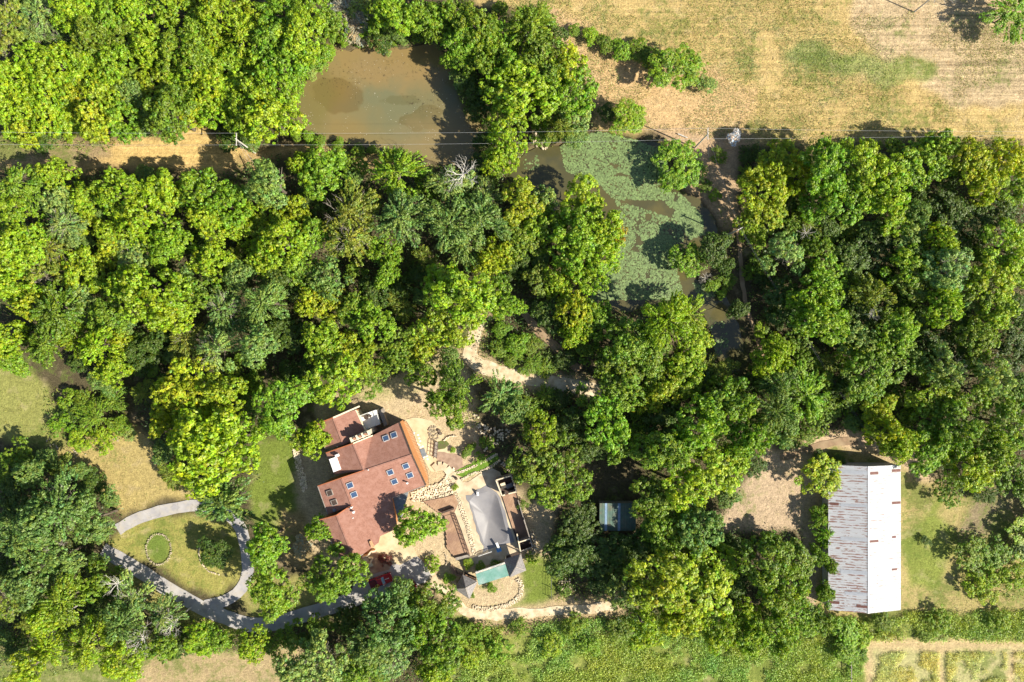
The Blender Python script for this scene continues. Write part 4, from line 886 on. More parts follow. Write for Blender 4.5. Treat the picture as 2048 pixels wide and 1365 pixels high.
# walls under the eaves
def walls(fp, z1, mat=None, name='wall'):
    mb = MB(); pts = [hp(x, y, z1) for x, y in fp]
    for p in pts: p.z = z1
    mb.prism(pts, z1 + 0.1); return mb.build(name, mat or M['cedar'], house)
def gable(a, b_, ridge, th=0.2, mat=None):
    """triangular wall under a gable"""
    A, B_, C_ = hp(*a), hp(*b_), hp(*ridge)
    nrm = (B_ - A).cross(Vector((0, 0, 1))).normalized() * th
    bm = bmesh.new(); f = []
    for o_ in (Vector(), nrm):
        f.append([bm.verts.new(p + o_ + Vector((0, 0, dz))) for p, dz in ((A, -0.25), (B_, -0.25), (C_, -0.25))] )
        zb = [bm.verts.new(Vector((p.x, p.y, 0)) + o_) for p in (A, B_)]
        f[-1] += [zb[1], zb[0]]
        bm.faces.new((f[-1][0], f[-1][2], f[-1][1], f[-1][3], f[-1][4]))
    i0, i1 = f; order = (0, 2, 1, 3, 4)
    for q in range(5):
        a_, b2 = order[q], order[(q + 1) % 5]; bm.faces.new((i0[a_], i0[b2], i1[b2], i1[a_]))
    bmesh.ops.recalc_face_normals(bm, faces=bm.faces)
    me = bpy.data.meshes.new('gable_wall'); bm.to_mesh(me); bm.free(); me.materials.append(mat or M['cedar']); return link(bpy.data.objects.new('gable_wall', me), house)
walls([(686,961),(822,916),(846,970),(784,990),(790,1052),(760,1066),(705,1110),(690,1112),(646,1044),(660,1025),(640,975)], 5.9)
walls([(709,890),(744,876),(796,849),(820,909),(730,940),(672,945),(657,909)], 6.0)
walls([(668,839),(709,823),(731,868),(688,888),(653,896),(635,851)], 5.2, M['cream'])
gable((796.5,847,6.1), (849,969.5,6.0), (821.5,910.3,7.9))
gable((652.5,908.5,6.3), (743,874,6.2), (706,889.2,7.8), mat=M['cedar'])
gable((633,850.5,5.5), (709.5,822,5.2), (666,838,6.5))
gable((636.5,975,6.8), (720,944,7.8), (682,959,7.9)); gable((686,1124,7.9), (724,1108,8.1), (706,1114.5,8.75)); gable((641,1042,7.9), (701,1012,7.9), (673,1033,8.8))
# windows in the east gable and north wing
for (x, y, z0) in ((806,868,1.0),(812,884,1.0),(830,926,1.0),(837,943,1.0),(818,902,3.6)):
    p = hp(x + 4, y, z0 + 0.7); f_ = MB().box(p, (0.14, 1.2, 1.4), R(22)).build('window', M['white'], house)
    MB().box(p + Vector((0.05, -0.02, 0)), (0.10, 1.0, 1.2), R(22)).build('pane', M['glass'], f_)
# skylights: frame > pane
def roof_plane(key):
    r3 = [ROOFS[key][i] for i in (0, 1, 2)]; q = [hp(*v) for v in r3]; return q
def on_roof(key, px, py):
    q = roof_plane(key); p3 = [(v.x, v.y, v.z) for v in q]; z = ROOFS[key][0][2]
    for _ in range(6):
        p = hp(px, py, z); z = plane_z(p3, p.x, p.y)
    nrm = (q[1] - q[0]).cross(q[2] - q[0]).normalized()
    if nrm.z < 0: nrm = -nrm
    return hp(px, py, z), nrm
SKY = [('north',772,877,0),('north',788,870.7,0),('south_east',780.7,944.4,0),('south_east',811.7,932,0),('south_east',789,963,0),('south_east',820,950.3,0),
       ('east_main',700,971,0),('east_main',708,989.6,0),('east_main',690.7,1047,1),('east_main',699,1068,1),('east_main',709,1090,1),('west_mid',660,986,2),('west_mid',669,1005,2)]
for key, x, y, kind in SKY:
    p, nrm = on_roof(key, x, y)
    zax = nrm; xa = Vector((math.cos(UH), math.sin(UH), 0)); xa = (xa - zax * xa.dot(zax)).normalized(); ya = zax.cross(xa)
    rot = Matrix((xa, ya, zax)).transposed()
    mb = MB(); sx, sy = (1.12, 1.0)
    for cxy, sz_ in (((0, sy / 2), (sx, 0.09)), ((0, -sy / 2), (sx, 0.13)), ((sx / 2, 0), (0.09, sy)), ((-sx / 2, 0), (0.09, sy))):
        mb.box(p + rot @ Vector((cxy[0], cxy[1], 0.10)), (sz_[0], sz_[1], 0.26), rot=rot)
    f_ = mb.build('skylight', M['greywood'] if kind == 2 else M['metalpale'], house)
    mb = MB(); mb.box(p + rot @ Vector((0, 0, 0.14)), (sx - 0.1, sy - 0.13, 0.05), rot=rot)
    mb.build('pane', [M['glass'], M['glasspale'], M['darkwood']][kind], f_)
# chimney with three pots
ch = MB()
a0 = hp(703, 880, 8.1); a1 = hp(738, 866, 8.1); mid_ = (a0 + a1) / 2
cdir = (a1 - a0); ca = math.atan2(cdir.y, cdir.x); CL = cdir.length
ch.box(Vector((mid_.x, mid_.y, 4.0)), (CL, 0.85, 8.2), ca)
cho = ch.build('chimney', material('cream_stucco', (0.66, 0.60, 0.48), (0.52, 0.45, 0.34), 2, bump=0.02), house)
for t in (-0.32, 0.0, 0.32):
    c_ = mid_ + cdir * t; mb = MB()
    mb.tube([(c_.x, c_.y, 8.0), (c_.x, c_.y, 8.55)], 0.30, 0.26, 10); mb.build('chimney_pot', M['clay'], cho)
for t in (-0.49, -0.16, 0.16, 0.49):
    c_ = mid_ + cdir * t; MB().box(Vector((c_.x, c_.y, 8.3)), (0.34, 0.95, 0.45), ca).build('chimney_cap', M['cream'], cho)
# dormer balcony on the west cross gable: flat white roof
dm = MB(); dm.prism([hp(658,919,7.0), hp(673,914,7.0), hp(682,939,7.0), hp(667,945,7.0)], 1.2)
dor = dm.build('dormer', M['white'], house)
MB().bar(hp(671,913,7.4), hp(678,910,7.4), 0.5, 0.5).build('dormer_vent', M['white'], dor)
# north terrace: white raised deck with railing
bal = MB(); bal.prism([hp(720,832,2.9), hp(752,820.5,2.9), hp(760,849,2.9), hp(731,860,2.9)], 2.8); bo = bal.build('balcony', M['white'], house)
mb = MB()
rp = [hp(720,832,3.9), hp(752,820.5,3.9), hp(760,849,3.9)]
for a, b_ in zip(rp, rp[1:]): mb.bar(a, b_, 0.09, 0.07)
for a, b_ in zip(rp, rp[1:]):
    k = 9
    for i in range(k + 1):
        q = a.lerp(b_, i / k); mb.bar(q, q - Vector((0, 0, 1.0)), 0.05)
mb.build('railing', M['white'], bo)
mb = MB(); mb.prism([hp(757,822,2.2), hp(764,818,2.2), hp(775,850,2.2), hp(768,853,2.2)], 2.1); mb.build('steps', M['greywood'], house)
# vents and pipes
def pipe(px, py, z, r_, h_, mat, name='vent_pipe', cap=None):
    p = hp(px, py, z); mb = MB(); mb.tube([p - Vector((0, 0, 0.4)), p + Vector((0, 0, h_))], r_, r_, 8); o = mb.build(name, mat, house)
    if cap: mb = MB(); mb.tube([p + Vector((0, 0, h_)), p + Vector((0, 0, h_ + 0.15))], r_ * 1.5, r_ * 1.3, 8); mb.build('vent_cap', cap, o)
pipe(704.5, 1014, 8.0, 0.13, 0.7, M['white'], cap=M['white']); pipe(709, 1023, 7.8, 0.16, 0.8, M['white'], cap=M['white']); pipe(706.5, 1036, 8.0, 0.10, 0.3, M['white'])
pipe(700.5, 1017, 8.2, 0.10, 0.5, M['metalgrey']); pipe(737, 940, 8.0, 0.10, 0.3, M['white']); pipe(816, 965, 6.5, 0.14, 0.9, M['metalgrey'], cap=M['white']); pipe(675, 893, 6.0, 0.08, 0.3, M['white'])
mb = MB(); bmesh.ops.create_uvsphere(mb.bm, u_segments=12, v_segments=8, radius=0.38, matrix=Matrix.Translation(hp(669,1021,7.15))); mb.build('roof_dome', M['slate'], house, smooth=True)
# lower grey-blue roof at the south-east corner and orange slatted skylight well
slab('porch_roof', [(786,997,5.2),(817,985,5.2),(813,1001,4.2),(805,1032,4.2),(797,1046,5.2)], 0.15, M['slate'], house)
mb = MB()
for i in range(6):
    t = i / 5; a = hp(738.5 + t * 4.5, 1084.5 + t * 11 , 8.0 - t * 0.05); b_ = hp(744 + t * 5, 1082 + t * 11, 7.85 - t * 0.05); mb.bar(a + Vector((0, 0, .1)), b_ + Vector((0, 0, .1)), 0.18, 0.06)
so = mb.build('louvre', M['deckorange'], house)
# east cedar deck: boards laid diagonal under the gable
dk = empty('cedar_deck', P(835, 900, 0)); tag(dk, 'narrow orange cedar deck running under the east gable of the house', 'deck')
DL = dk.location.copy()
dp = [(803,843,0.5),(812,843,0.5),(824,862,0.5),(836,893,0.5),(848,925,0.5),(856,950,0.5),(858,972,0.5),(850,973,0.5)]
mb = MB(); mb.prism([P(x, y, z) - DL for x, y, z in dp], 0.4); mb.build('deck_frame', M['darkwood'], dk)
DKP = [(x, y) for x, y, z in dp]
def planks(poly, ang, wd, z, mat, parent, gap=0.03, name='plank', single=False, off=Vector((0, 0, 0)), th=0.05):
    """clip strips to a polygon; each strip an own object unless single"""
    P2 = [P(x, y, z) for x, y in poly]; ca_, sa_ = math.cos(ang), math.sin(ang)
    loc = [(p.x * ca_ + p.y * sa_, -p.x * sa_ + p.y * ca_) for p in P2]
    vmin = min(q[1] for q in loc); vmax = max(q[1] for q in loc); v = vmin + 0.01; mball = MB() if single else None; made = []
    while v + wd < vmax + wd:
        vm = v + wd / 2; xs = []
        for (a0, b0), (a1, b1) in zip(loc, loc[1:] + loc[:1]):
            if (b0 > vm) != (b1 > vm): xs.append(a0 + (vm - b0) / (b1 - b0) * (a1 - a0))
        xs.sort()
        for u0, u1 in zip(xs[::2], xs[1::2]):
            if u1 - u0 < 0.15: continue
            mb = mball or MB(); um = (u0 + u1) / 2
            c_ = Vector((um * ca_ - vm * sa_, um * sa_ + vm * ca_, z + th / 2 + rnd.uniform(0, 0.012))) - off
            mb.box(c_, (u1 - u0, wd - gap, th), ang)
            if not single: made.append(mb.build(name, mat, parent))
        v += wd
    if single: o = mball.build(name, mat, parent); o['kind'] = 'stuff'; return [o]
    return made
planks(DKP, R(20), 0.32, 0.52, M['deckorange'], dk, 0.05, off=DL)

# ------------------------------------------------------------------ long metal barn
barn = empty('barn', P(1729, 1076, 0)); BL = barn.location.copy(); tag(barn, 'long white metal barn with rust-streaked gable roof', 'barn')
bp_ = lambda x, y, z: P(x, y, z) - BL
EZ, RZ = 3.3, 5.0
xw = bp_(1656.5, 0, EZ).x; xe = bp_(1801.5, 0, EZ).x; xr = bp_(1737, 0, RZ).x; yn = bp_(0, 930, EZ).y; ys = bp_(0, 1220.5, EZ).y
rust = bpy.data.materials.new('rusty_white_sheet'); rust.use_nodes = True
n = rust.node_tree.nodes; l = rust.node_tree.links; b = n['Principled BSDF']; b.inputs['Roughness'].default_value = 0.55; b.inputs['Specular IOR Level'].default_value = 0.35
geo = n.new('ShaderNodeNewGeometry')
side = n.new('ShaderNodeSeparateXYZ'); l.new(geo.outputs['Position'], side.inputs[0])
west = rng_(side.outputs[0], BL.x + xr - 0.15, BL.x + xr + 0.15, 1.0, 0.0)
sx_ = gnoise(1.0, 6, 0.62, (0.62, 2.5, 1)); sy_ = gnoise(0.35, 3, 0.5)
rowsn = n.new('ShaderNodeTexWave'); rowsn.wave_type = 'BANDS'; rowsn.bands_direction = 'Y'; rowsn.inputs['Scale'].default_value = 0.62; rowsn.inputs['Distortion'].default_value = 0.8; rowsn.inputs['Detail Scale'].default_value = 0.7
l.new(geo.outputs['Position'], rowsn.inputs['Vector'])
rr1 = math_('ADD', sx_, math_('MULTIPLY', rowsn.outputs[0], 0.17)); rr1 = math_('ADD', rr1, math_('MULTIPLY', sy_, 0.15))
rm = rng_(rr1, 0.715, 0.76); rm = math_('MULTIPLY', rm, math_('ADD', math_('MULTIPLY', west, 0.92), 0.0))
re_ = rng_(rr1, 0.775, 0.84); re_ = math_('MULTIPLY', re_, 0.6)
rm = math_('MAXIMUM', rm, re_)
c = mixc(rng_(gnoise(0.6, 4, 0.6, (0.4, 3, 1)), 0.4, 0.7), (0.76, 0.76, 0.775), (0.70, 0.705, 0.725))
c = mixc(rm, c, mixc(gnoise(5, 3, 0.6), (0.30, 0.135, 0.10), (0.50, 0.31, 0.25))); l.new(c, b.inputs['Base Color'])
plain = material('brown_sheet', (0.33, 0.16, 0.13), (0.25, 0.12, 0.10), 2, rough=0.6)
galv = material('galvanised_sheet', (0.66, 0.68, 0.72), (0.60, 0.62, 0.66), 2, rough=0.5)
def corr_sheet(x0, z0, x1, z1, w_, n_=5, amp=0.011):
    bm = bmesh.new(); rows = []
    for i in range(n_ * 2 + 1):
        y = i / (n_ * 2) * w_; dz = amp if i % 2 else 0
        rows.append((bm.verts.new((x0, y, z0 + dz)), bm.verts.new((x1, y, z1 + dz))))
    for a, b2 in zip(rows, rows[1:]): bm.faces.new((a[0], a[1], b2[1], b2[0]))
    bmesh.ops.solidify(bm, geom=bm.faces[:], thickness=0.015)
    bmesh.ops.recalc_face_normals(bm, faces=bm.faces)
    me = bpy.data.meshes.new('roof_sheet'); bm.to_mesh(me); bm.free(); return me
NS = 33; SW = (yn - ys) / NS
mw_ = corr_sheet(xw, EZ, xr, RZ, SW - 0.015); me_ = corr_sheet(xe, EZ, xr, RZ, SW - 0.015)
for m_ in (mw_, me_): m_.materials.append(rust)
def sheet_at(me, y, dz=0.0, name='roof_sheet'):
    o = bpy.data.objects.new(name, me); link(o, barn); o.location = (0, y, dz); return o
for i in range(NS):
    sheet_at(mw_, ys + i * SW, rnd.uniform(0, .012)); sheet_at(me_, ys + i * SW, rnd.uniform(0, .012))
def patch(side_, f0, f1, py0, py1, mat):
    y1 = bp_(0, py0, 4.2).y; y0 = bp_(0, py1, 4.2).y; xs = (xw, xr) if side_ == 'w' else (xr, xe); zs = (EZ, RZ) if side_ == 'w' else (RZ, EZ)
    me = corr_sheet(xs[0] + (xs[1] - xs[0]) * f0, zs[0] + (zs[1] - zs[0]) * f0, xs[0] + (xs[1] - xs[0]) * f1, zs[0] + (zs[1] - zs[0]) * f1, y1 - y0, 4); me.materials.append(mat)
    sheet_at(me, y0, 0.045, 'patch_sheet')
for a in (('w',0.05,0.26,1007,1012.5,plain),('w',0.02,0.28,1205,1210.5,plain),('w',0.70,0.99,1209,1214,plain),('w',0.30,0.97,1008,1014,galv),('w',0.30,0.98,940.5,948,galv),('w',0.42,0.98,1184,1190,galv),('w',0.3,0.98,1075,1082,galv),
          ('w',0.3,0.98,1140,1148,galv),('e',0.05,0.30,943,948.5,plain),('e',0.72,0.99,940,945.5,plain),('e',0.72,0.99,1005,1010,plain),('e',0.03,0.30,1079,1083.5,plain),('e',0.72,0.85,1074,1078,plain),('e',0.72,0.88,1139,1143,plain)):
    patch(*a)
MB().bar(Vector((xr, ys, RZ + 0.05)), Vector((xr, yn, RZ + 0.035)), 0.30, 0.03).build('ridge_cap', M['white'], barn)
wallm = material('barn_wall_sheet', (0.50, 0.50, 0.52), (0.38, 0.36, 0.36), 1.5, stretch=(3, 3, 1))
inx = 0.35
for nm, (ax, ay), (bx, by) in (('w', (xw + inx, ys + .2), (xw + inx, yn - .2)), ('e', (xe - inx, ys + .2), (xe - inx, yn - .2))):
    mb = MB(); k = 30
    for i in range(k):
        y0_ = ay + (by - ay) * i / k; y1_ = ay + (by - ay) * (i + 1) / k; mb.box(Vector((ax, (y0_ + y1_) / 2, EZ / 2 - .1)), (0.08 + 0.03 * (i % 2), y1_ - y0_, EZ - 0.1))
    mb.build('wall', wallm, barn)
for yy in (yn - 0.2, ys + 0.2):
    bm = bmesh.new(); f = []
    for dy in (-0.05, 0.05):
        f.append([bm.verts.new(v) for v in ((xw + inx, yy + dy, -.1), (xe - inx, yy + dy, -.1), (xe - inx, yy + dy, EZ - .02), (xr, yy + dy, RZ - 0.08), (xw + inx, yy + dy, EZ - .02))]); bm.faces.new(f[-1])
    for q in range(5): bm.faces.new((f[0][q], f[0][(q + 1) % 5], f[1][(q + 1) % 5], f[1][q]))
    bmesh.ops.recalc_face_normals(bm, faces=bm.faces); me = bpy.data.meshes.new('gable_wall'); bm.to_mesh(me); bm.free(); me.materials.append(wallm); link(bpy.data.objects.new('gable_wall', me), barn)
MB().box(Vector((xr, ys + 0.1, 1.6)), (4.2, 0.1, 3.2)).build('door', M['greywood'], barn)

# ------------------------------------------------------------------ green shed in the trees
shed = empty('shed', P(1235, 1035, 0)); SL = shed.location.copy(); tag(shed, 'small shed with a green ribbed roof, shade in its colour, standing under the trees', 'shed')
sp_ = lambda x, y, z: P(x, y, z) - SL
gm_ = material('shaded_green_roof_sheet', (0.09, 0.15, 0.115), (0.06, 0.10, 0.08), 1.5, rough=0.6, c3=(0.13, 0.13, 0.09), scale3=0.8)  # tree shade put into the darkened sheet colour
lm_ = material('shaded_translucent_roof_sheet', (0.22, 0.31, 0.42), (0.15, 0.23, 0.33), 2, rough=0.4)  # lighter strips, darkened for the same tree shade
xa_, xb_ = sp_(1199, 0, 2.8).x, sp_(1272, 0, 2.8).x; y0_, y1_ = sp_(0, 1062, 2.6).y, sp_(0, 1007, 3.0).y
k = 14
for i in range(k):
    x0_ = xa_ + (xb_ - xa_) * i / k; x1_ = xa_ + (xb_ - xa_) * (i + 1) / k; mb = MB()
    mb.bar(Vector(((x0_ + x1_) / 2, y0_, 2.6)), Vector(((x0_ + x1_) / 2, y1_, 3.0)), x1_ - x0_ - 0.02, 0.03); mb.bar(Vector((x0_ + .03, y0_, 2.63)), Vector((x0_ + .03, y1_, 3.03)), 0.05, 0.04)
    mb.build('roof_sheet', lm_ if i in (2, 7) else gm_, shed)
mb = MB(); mb.box(Vector(((xa_ + xb_) / 2, (y0_ + y1_) / 2, 1.2)), (xb_ - xa_ - .5, y1_ - y0_ - .5, 2.7)); mb.build('wall', M['greywood'], shed)
MB().box(Vector((xa_ + 1.5, y0_ + .22, 1.0)), (0.9, 0.08, 2.0)).build('door', M['darkwood'], shed)

# ------------------------------------------------------------------ swimming pool with mesh cover
pool = empty('swimming_pool', P(980, 1050, 0)); PL = pool.location.copy(); tag(pool, 'free-form swimming pool under a taut grey mesh cover', 'pool')
cover, inner = COVER, POOLIN
mcov = material('grey_mesh_cover', (0.215, 0.205, 0.21), (0.175, 0.17, 0.18), 0.4, rough=0.5, spec=0.5, c3=(0.25, 0.235, 0.23), scale3=0.25)
mb = MB(); mb.ring([P(x, y, 0) + Vector((0, 0, 0.07)) - PL for x, y in cover], [P(x, y, 0) + Vector((0, 0, 0.07)) - PL for x, y in inner], 0.05); mb.build('cover_skirt', mcov, pool)
def dome(poly, z0, z1, mat, name, parent, off, rings=5):
    c_ = Vector((sum(p[0] for p in poly) / len(poly), sum(p[1] for p in poly) / len(poly))); bm = bmesh.new(); prev = None
    for k in range(rings + 1):
        t = k / rings; ring = []
        for x, y in poly:
            q = Vector((x, y)).lerp(c_, t * 0.999); ring.append(bm.verts.new(P(q.x, q.y, 0) + Vector((0, 0, z0 + (z1 - z0) * math.sin(t * math.pi / 2))) - off))
        if prev:
            for i in range(len(ring)): bm.faces.new((prev[i], prev[(i + 1) % len(ring)], ring[(i + 1) % len(ring)], ring[i]))
        prev = ring
    bmesh.ops.recalc_face_normals(bm, faces=bm.faces)
    me = bpy.data.meshes.new(name); bm.to_mesh(me); bm.free(); me.materials.append(mat)
    me.polygons.foreach_set('use_smooth', [True] * len(me.polygons)); o = link(bpy.data.objects.new(name, me), parent); return o
fine_in = []
for (a_, b_), (c_, d_) in zip(inner, inner[1:] + inner[:1]):
    for q in range(3): fine_in.append((a_ + (c_ - a_) * q / 3, b_ + (d_ - b_) * q / 3))
dome(fine_in, 0.07, -0.95, mcov, 'cover', pool, PL, 8)
# board and slide
db = MB(); db.bar(P(993,1086,0.7) - PL, P(998,1098,0.7) - PL, 0.45, 0.07); dbo = db.build('diving_board', M['white'], pool)
MB().box(P(998,1100,0.3) - PL, (0.7, 0.9, 0.55), R(-70)).build('board_base', material('blue_base', (0.10, 0.30, 0.60), None, 2), dbo)
mb = MB(); mb.bar(P(955,985,0.9) - PL, P(956,992,0.3) - PL, 0.4, 0.06); mb.bar(P(955,984,0.9) - PL, P(955,984,0.0) - PL, 0.5, 0.05); mb.build('slide', M['white'], pool)
# pergola rail fence south of the pool
pf = empty('picket_rail', P(972, 1106, 0)); FL = pf.location.copy(); tag(pf, 'low white picket rail between the pool and the green-roofed bar', 'fence')
fa, fb = P(957, 1113, 0.9), P(983, 1104, 0.9)
MB().bar(fa - FL, fb - FL, 0.08, 0.06).build('rail', M['white'], pf)
for i in range(11):
    q = fa.lerp(fb, i / 10) - FL; MB().bar(q, q - Vector((0, 0, .9)), 0.07).build('picket', M['white'], pf)

# ------------------------------------------------------------------ decks west and east of the pool
wd_ = empty('timber_deck', P(895, 1060, 0)); WL = wd_.location.copy(); tag(wd_, 'long weathered timber deck west of the swimming pool', 'deck')
up_ = [zd(*q) for q in [(120,378),(300,345),(400,318),(438,395),(405,478),(310,508),(240,470)]]
lo_ = [zd(*q) for q in [(312,512),(410,485),(470,640),(545,858),(410,895),(335,800),(325,640)]]
planks(up_, R(-68), 0.30, 0.45, M['decklight'], wd_, 0.02, off=WL); planks(lo_, R(-69), 0.30, 0.30, M['decklight'], wd_, 0.02, off=WL)
for pl_, z_ in ((up_, 0.45), (lo_, 0.30)):
    mb = MB(); mb.prism([P(x, y, 0) + Vector((0, 0, z_ - 0.01)) - WL for x, y in pl_], 0.4); mb.build('deck_frame', M['darkwood'], wd_)
def railing(pts, z, hgt, parent, off, mat, posts=8, slats=False):
    mb = MB(); Q = [P(x, y, 0) + Vector((0, 0, z + hgt)) - off for x, y in pts]
    for a, b_ in zip(Q, Q[1:]):
        mb.bar(a, b_, 0.12, 0.06); mb.bar(a - Vector((0, 0, hgt * .5)), b_ - Vector((0, 0, hgt * .5)), 0.06, 0.05)
        for i in range(posts + 1):
            q = a.lerp(b_, i / posts); mb.bar(q, q - Vector((0, 0, hgt)), 0.09)
    return mb.build('railing', mat, parent)
railing([zd(412,486), zd(470,640), zd(545,860)], 0.3, 1.0, wd_, WL, M['darkwood'], 5)
MB().bar(P(*zd(415,903), 0.8) - WL, P(*zd(545,870), 0.8) - WL, 0.55, 0.12).build('bench', M['greywood'], wd_)
MB().bar(P(*zd(290,480), 0.9) - WL, P(*zd(400,440), 0.9) - WL, 0.35, 0.7).build('step', M['darkwood'], wd_)
# east enclosure: raised deck between two walled rooms
en = empty('poolside_enclosure', P(1030, 1030, 0)); EL = en.location.copy(); tag(en, 'long open-topped timber enclosure east of the pool with a deck between two dark rooms', 'enclosure')
ENP = [(991.5,961),(1022,952),(1033,985),(1064,1094),(1040,1103),(1003.5,991)]
mb = MB(); mb.prism([P(x, y, 0) + Vector((0, 0, 0.25)) - EL for x, y in ENP], 0.3); mb.build('floor', M['darkwood'], en)
planks([(1004,992),(1031,985),(1060,1078),(1037,1086)], R(-72), 0.30, 0.27, M['decklight'], en, 0.02, off=EL)
def wallseg(a, b_, h_, mat, th=0.16, name='wall'):
    A = P(*a, 0) - EL; B_ = P(*b_, 0) - EL; mb = MB(); mb.bar(A + Vector((0, 0, h_ / 2)), B_ + Vector((0, 0, h_ / 2)), th, h_); o = mb.build(name, mat, en)
    MB().bar(A + Vector((0, 0, h_ + .03)), B_ + Vector((0, 0, h_ + .03)), th + 0.06, 0.06).build('top_rail', M['cream'] if th > 0.15 else M['greywood'], o); return o
def base_px(x, y, h_): k = 1 - h_ / CAM_H; return (1024 + (x - 1024) * k, 682.5 + (y - 682.5) * k)
H1 = 2.6
for a, b_, h_, th in (((992,961),(1022,952),H1,.16),((992,961),(1004,992),H1,.16),((1004,992),(1010,990),H1,.16),((1017,988),(1033,984),H1,.16),((1022,952),(1033,984),H1,.12),
                      ((1038,1085),(1060,1078),H1,.16),((1034,1068),(1041,1103),1.6,.16),((1060,1078),(1065,1094),H1,.14),((1041,1103),(1065,1094),1.2,.12),((1048,1040),(1060,1078),H1,.12),((1036,1000),(1048,1040),1.1,.10)):
    wallseg(base_px(*a, h_), base_px(*b_, h_), h_, M['greywood'] if h_ > 2 else M['darkwood'], th)
for i in range(9):
    x_ = 1036 + i * 1.35; y_ = 1002 + i * 4.4; a = P(x_, y_, 1.1) - EL; MB().bar(a, a + Vector((0.9, 0.35, -.6)), 0.06, 0.05).build('brace', M['darkwood'], en)
MB().box(P(1007,970,0) - EL + Vector((0, 0, .55)), (1.0, 1.1, 0.7), R(20)).build('cabinet', M['cream'], en)
MB().box(P(1019,970,0) - EL + Vector((0, 0, .6)), (1.3, 0.8, 0.8), R(20)).build('pump', M['slate'], en)

# ------------------------------------------------------------------ two pyramid-roofed huts and the green roofed bar between them
def hut(corners, apex, za, ze, label):
    rt = empty('hut', P(apex[0], apex[1], 0)); L0 = rt.location.copy(); tag(rt, label, 'hut', 'pyramid-roofed huts south of the pool')
    Q = [P(x, y, ze) - L0 for x, y in corners]; A = P(*apex, za) - L0
    for i in range(4):
        a, b_ = Q[i], Q[(i + 1) % 4]; bm = bmesh.new(); n_ = 9; prev = None
        nn = (b_ - a).cross(A - a).normalized();
        if nn.z < 0: nn = -nn
        for k in range(n_):
            t0, t1 = k / n_, (k + 1) / n_
            p0, p1 = a.lerp(A, t0), b_.lerp(A, t0); p2, p3 = b_.lerp(A, t1), a.lerp(A, t1)
            v = [bm.verts.new(p) for p in (p0 + nn * .05, p1 + nn * .05, p2 + nn * .005, p3 + nn * .005)]
            lo_v = [bm.verts.new(p) for p in (p0 - nn * .03, p1 - nn * .03)]
            bm.faces.new(v); bm.faces.new((lo_v[0], lo_v[1], v[1], v[0]))
        bmesh.ops.recalc_face_normals(bm, faces=bm.faces)
        me = bpy.data.meshes.new('roof'); bm.to_mesh(me); bm.free(); me.materials.append(M['greyshingle']); link(bpy.data.objects.new('roof', me), rt)
        mb = MB(); mb.bar(a, A, 0.14, 0.07); mb.build('hip_ridge', M['greywood'], rt)
        p = a.lerp(A, 0.14); MB().bar(Vector((p.x, p.y, p.z - .05)), Vector((p.x, p.y, 0)), 0.16).build('post', M['cream'], rt)
    mb = MB(); mb.prism([Vector((q.x, q.y, 0.12)) * 1 for q in [a.lerp(A, .12) for a in Q]], 0.3); mb.build('floor', M['darkwood'], rt)
hut([(925,1150),(954.5,1164),(938.6,1198),(909,1178)], (931.3,1176.5), 5.0, 2.5, 'grey pyramid-roofed hut west of the green bar roof, beside the gravel track')
hut([(1008,1120),(1041,1108),(1052,1141),(1019.5,1155)], (1031.5,1134.5), 5.0, 2.5, 'grey pyramid-roofed hut east of the green bar roof, beside the lawn')
barr = empty('garden_bar', P(984, 1150, 0)); QL = barr.location.copy(); tag(barr, 'open garden bar under a teal corrugated roof between two huts', 'pergola')
teal = material('teal_roof_sheet', (0.17, 0.31, 0.27), (0.13, 0.27, 0.22), 1.2, rough=0.5, c3=(0.27, 0.36, 0.33), scale3=0.5)
a0, a1, b1_, b0_ = [P(x, y, z) - QL for x, y, z in ((951.5,1148.5,2.9),(1010.7,1128.6,2.9),(1017.7,1152,2.5),(957.6,1170.5,2.5))]
k = 12
for i in range(k):
    u0, u1 = i / k, (i + 1) / k; mb = MB(); nn = 4
    for j in range(nn):
        s0, s1 = u0 + (u1 - u0) * j / nn, u0 + (u1 - u0) * (j + .5) / nn
        ta, tb = a0.lerp(a1, (s0 + s1) / 2), b0_.lerp(b1_, (s0 + s1) / 2); mb.bar(ta + Vector((0, 0, .015)), tb + Vector((0, 0, .015)), 0.07, 0.03)
    ta, tb = a0.lerp(a1, (u0 + u1) / 2), b0_.lerp(b1_, (u0 + u1) / 2); mb.bar(ta, tb, (a1 - a0).length / k - 0.01, 0.02); mb.build('roof_sheet', teal, barr)
for i in range(26):
    t = (i + .5) / 26; q = a0.lerp(a1, t); q2 = b0_.lerp(b1_, t); dr = (q - q2).normalized(); mb = MB(); mb.bar(q - dr * 0.3 - Vector((0, 0, .1)), q + dr * 0.42 - Vector((0, 0, .06)), 0.09, 0.10); mb.build('rafter', M['white'], barr)
for q in (a0, a1, b1_, b0_): MB().bar(Vector((q.x, q.y, q.z - .1)), Vector((q.x, q.y, 0)), 0.14).build('post', M['white'], barr)
MB().bar(Vector(((a0.x + b0_.x) / 2, (a0.y + b0_.y) / 2, 1.0)), Vector(((a1.x + b1_.x) / 2, (a1.y + b1_.y) / 2, 1.0)), 0.6, 0.1).build('counter', M['greywood'], barr)
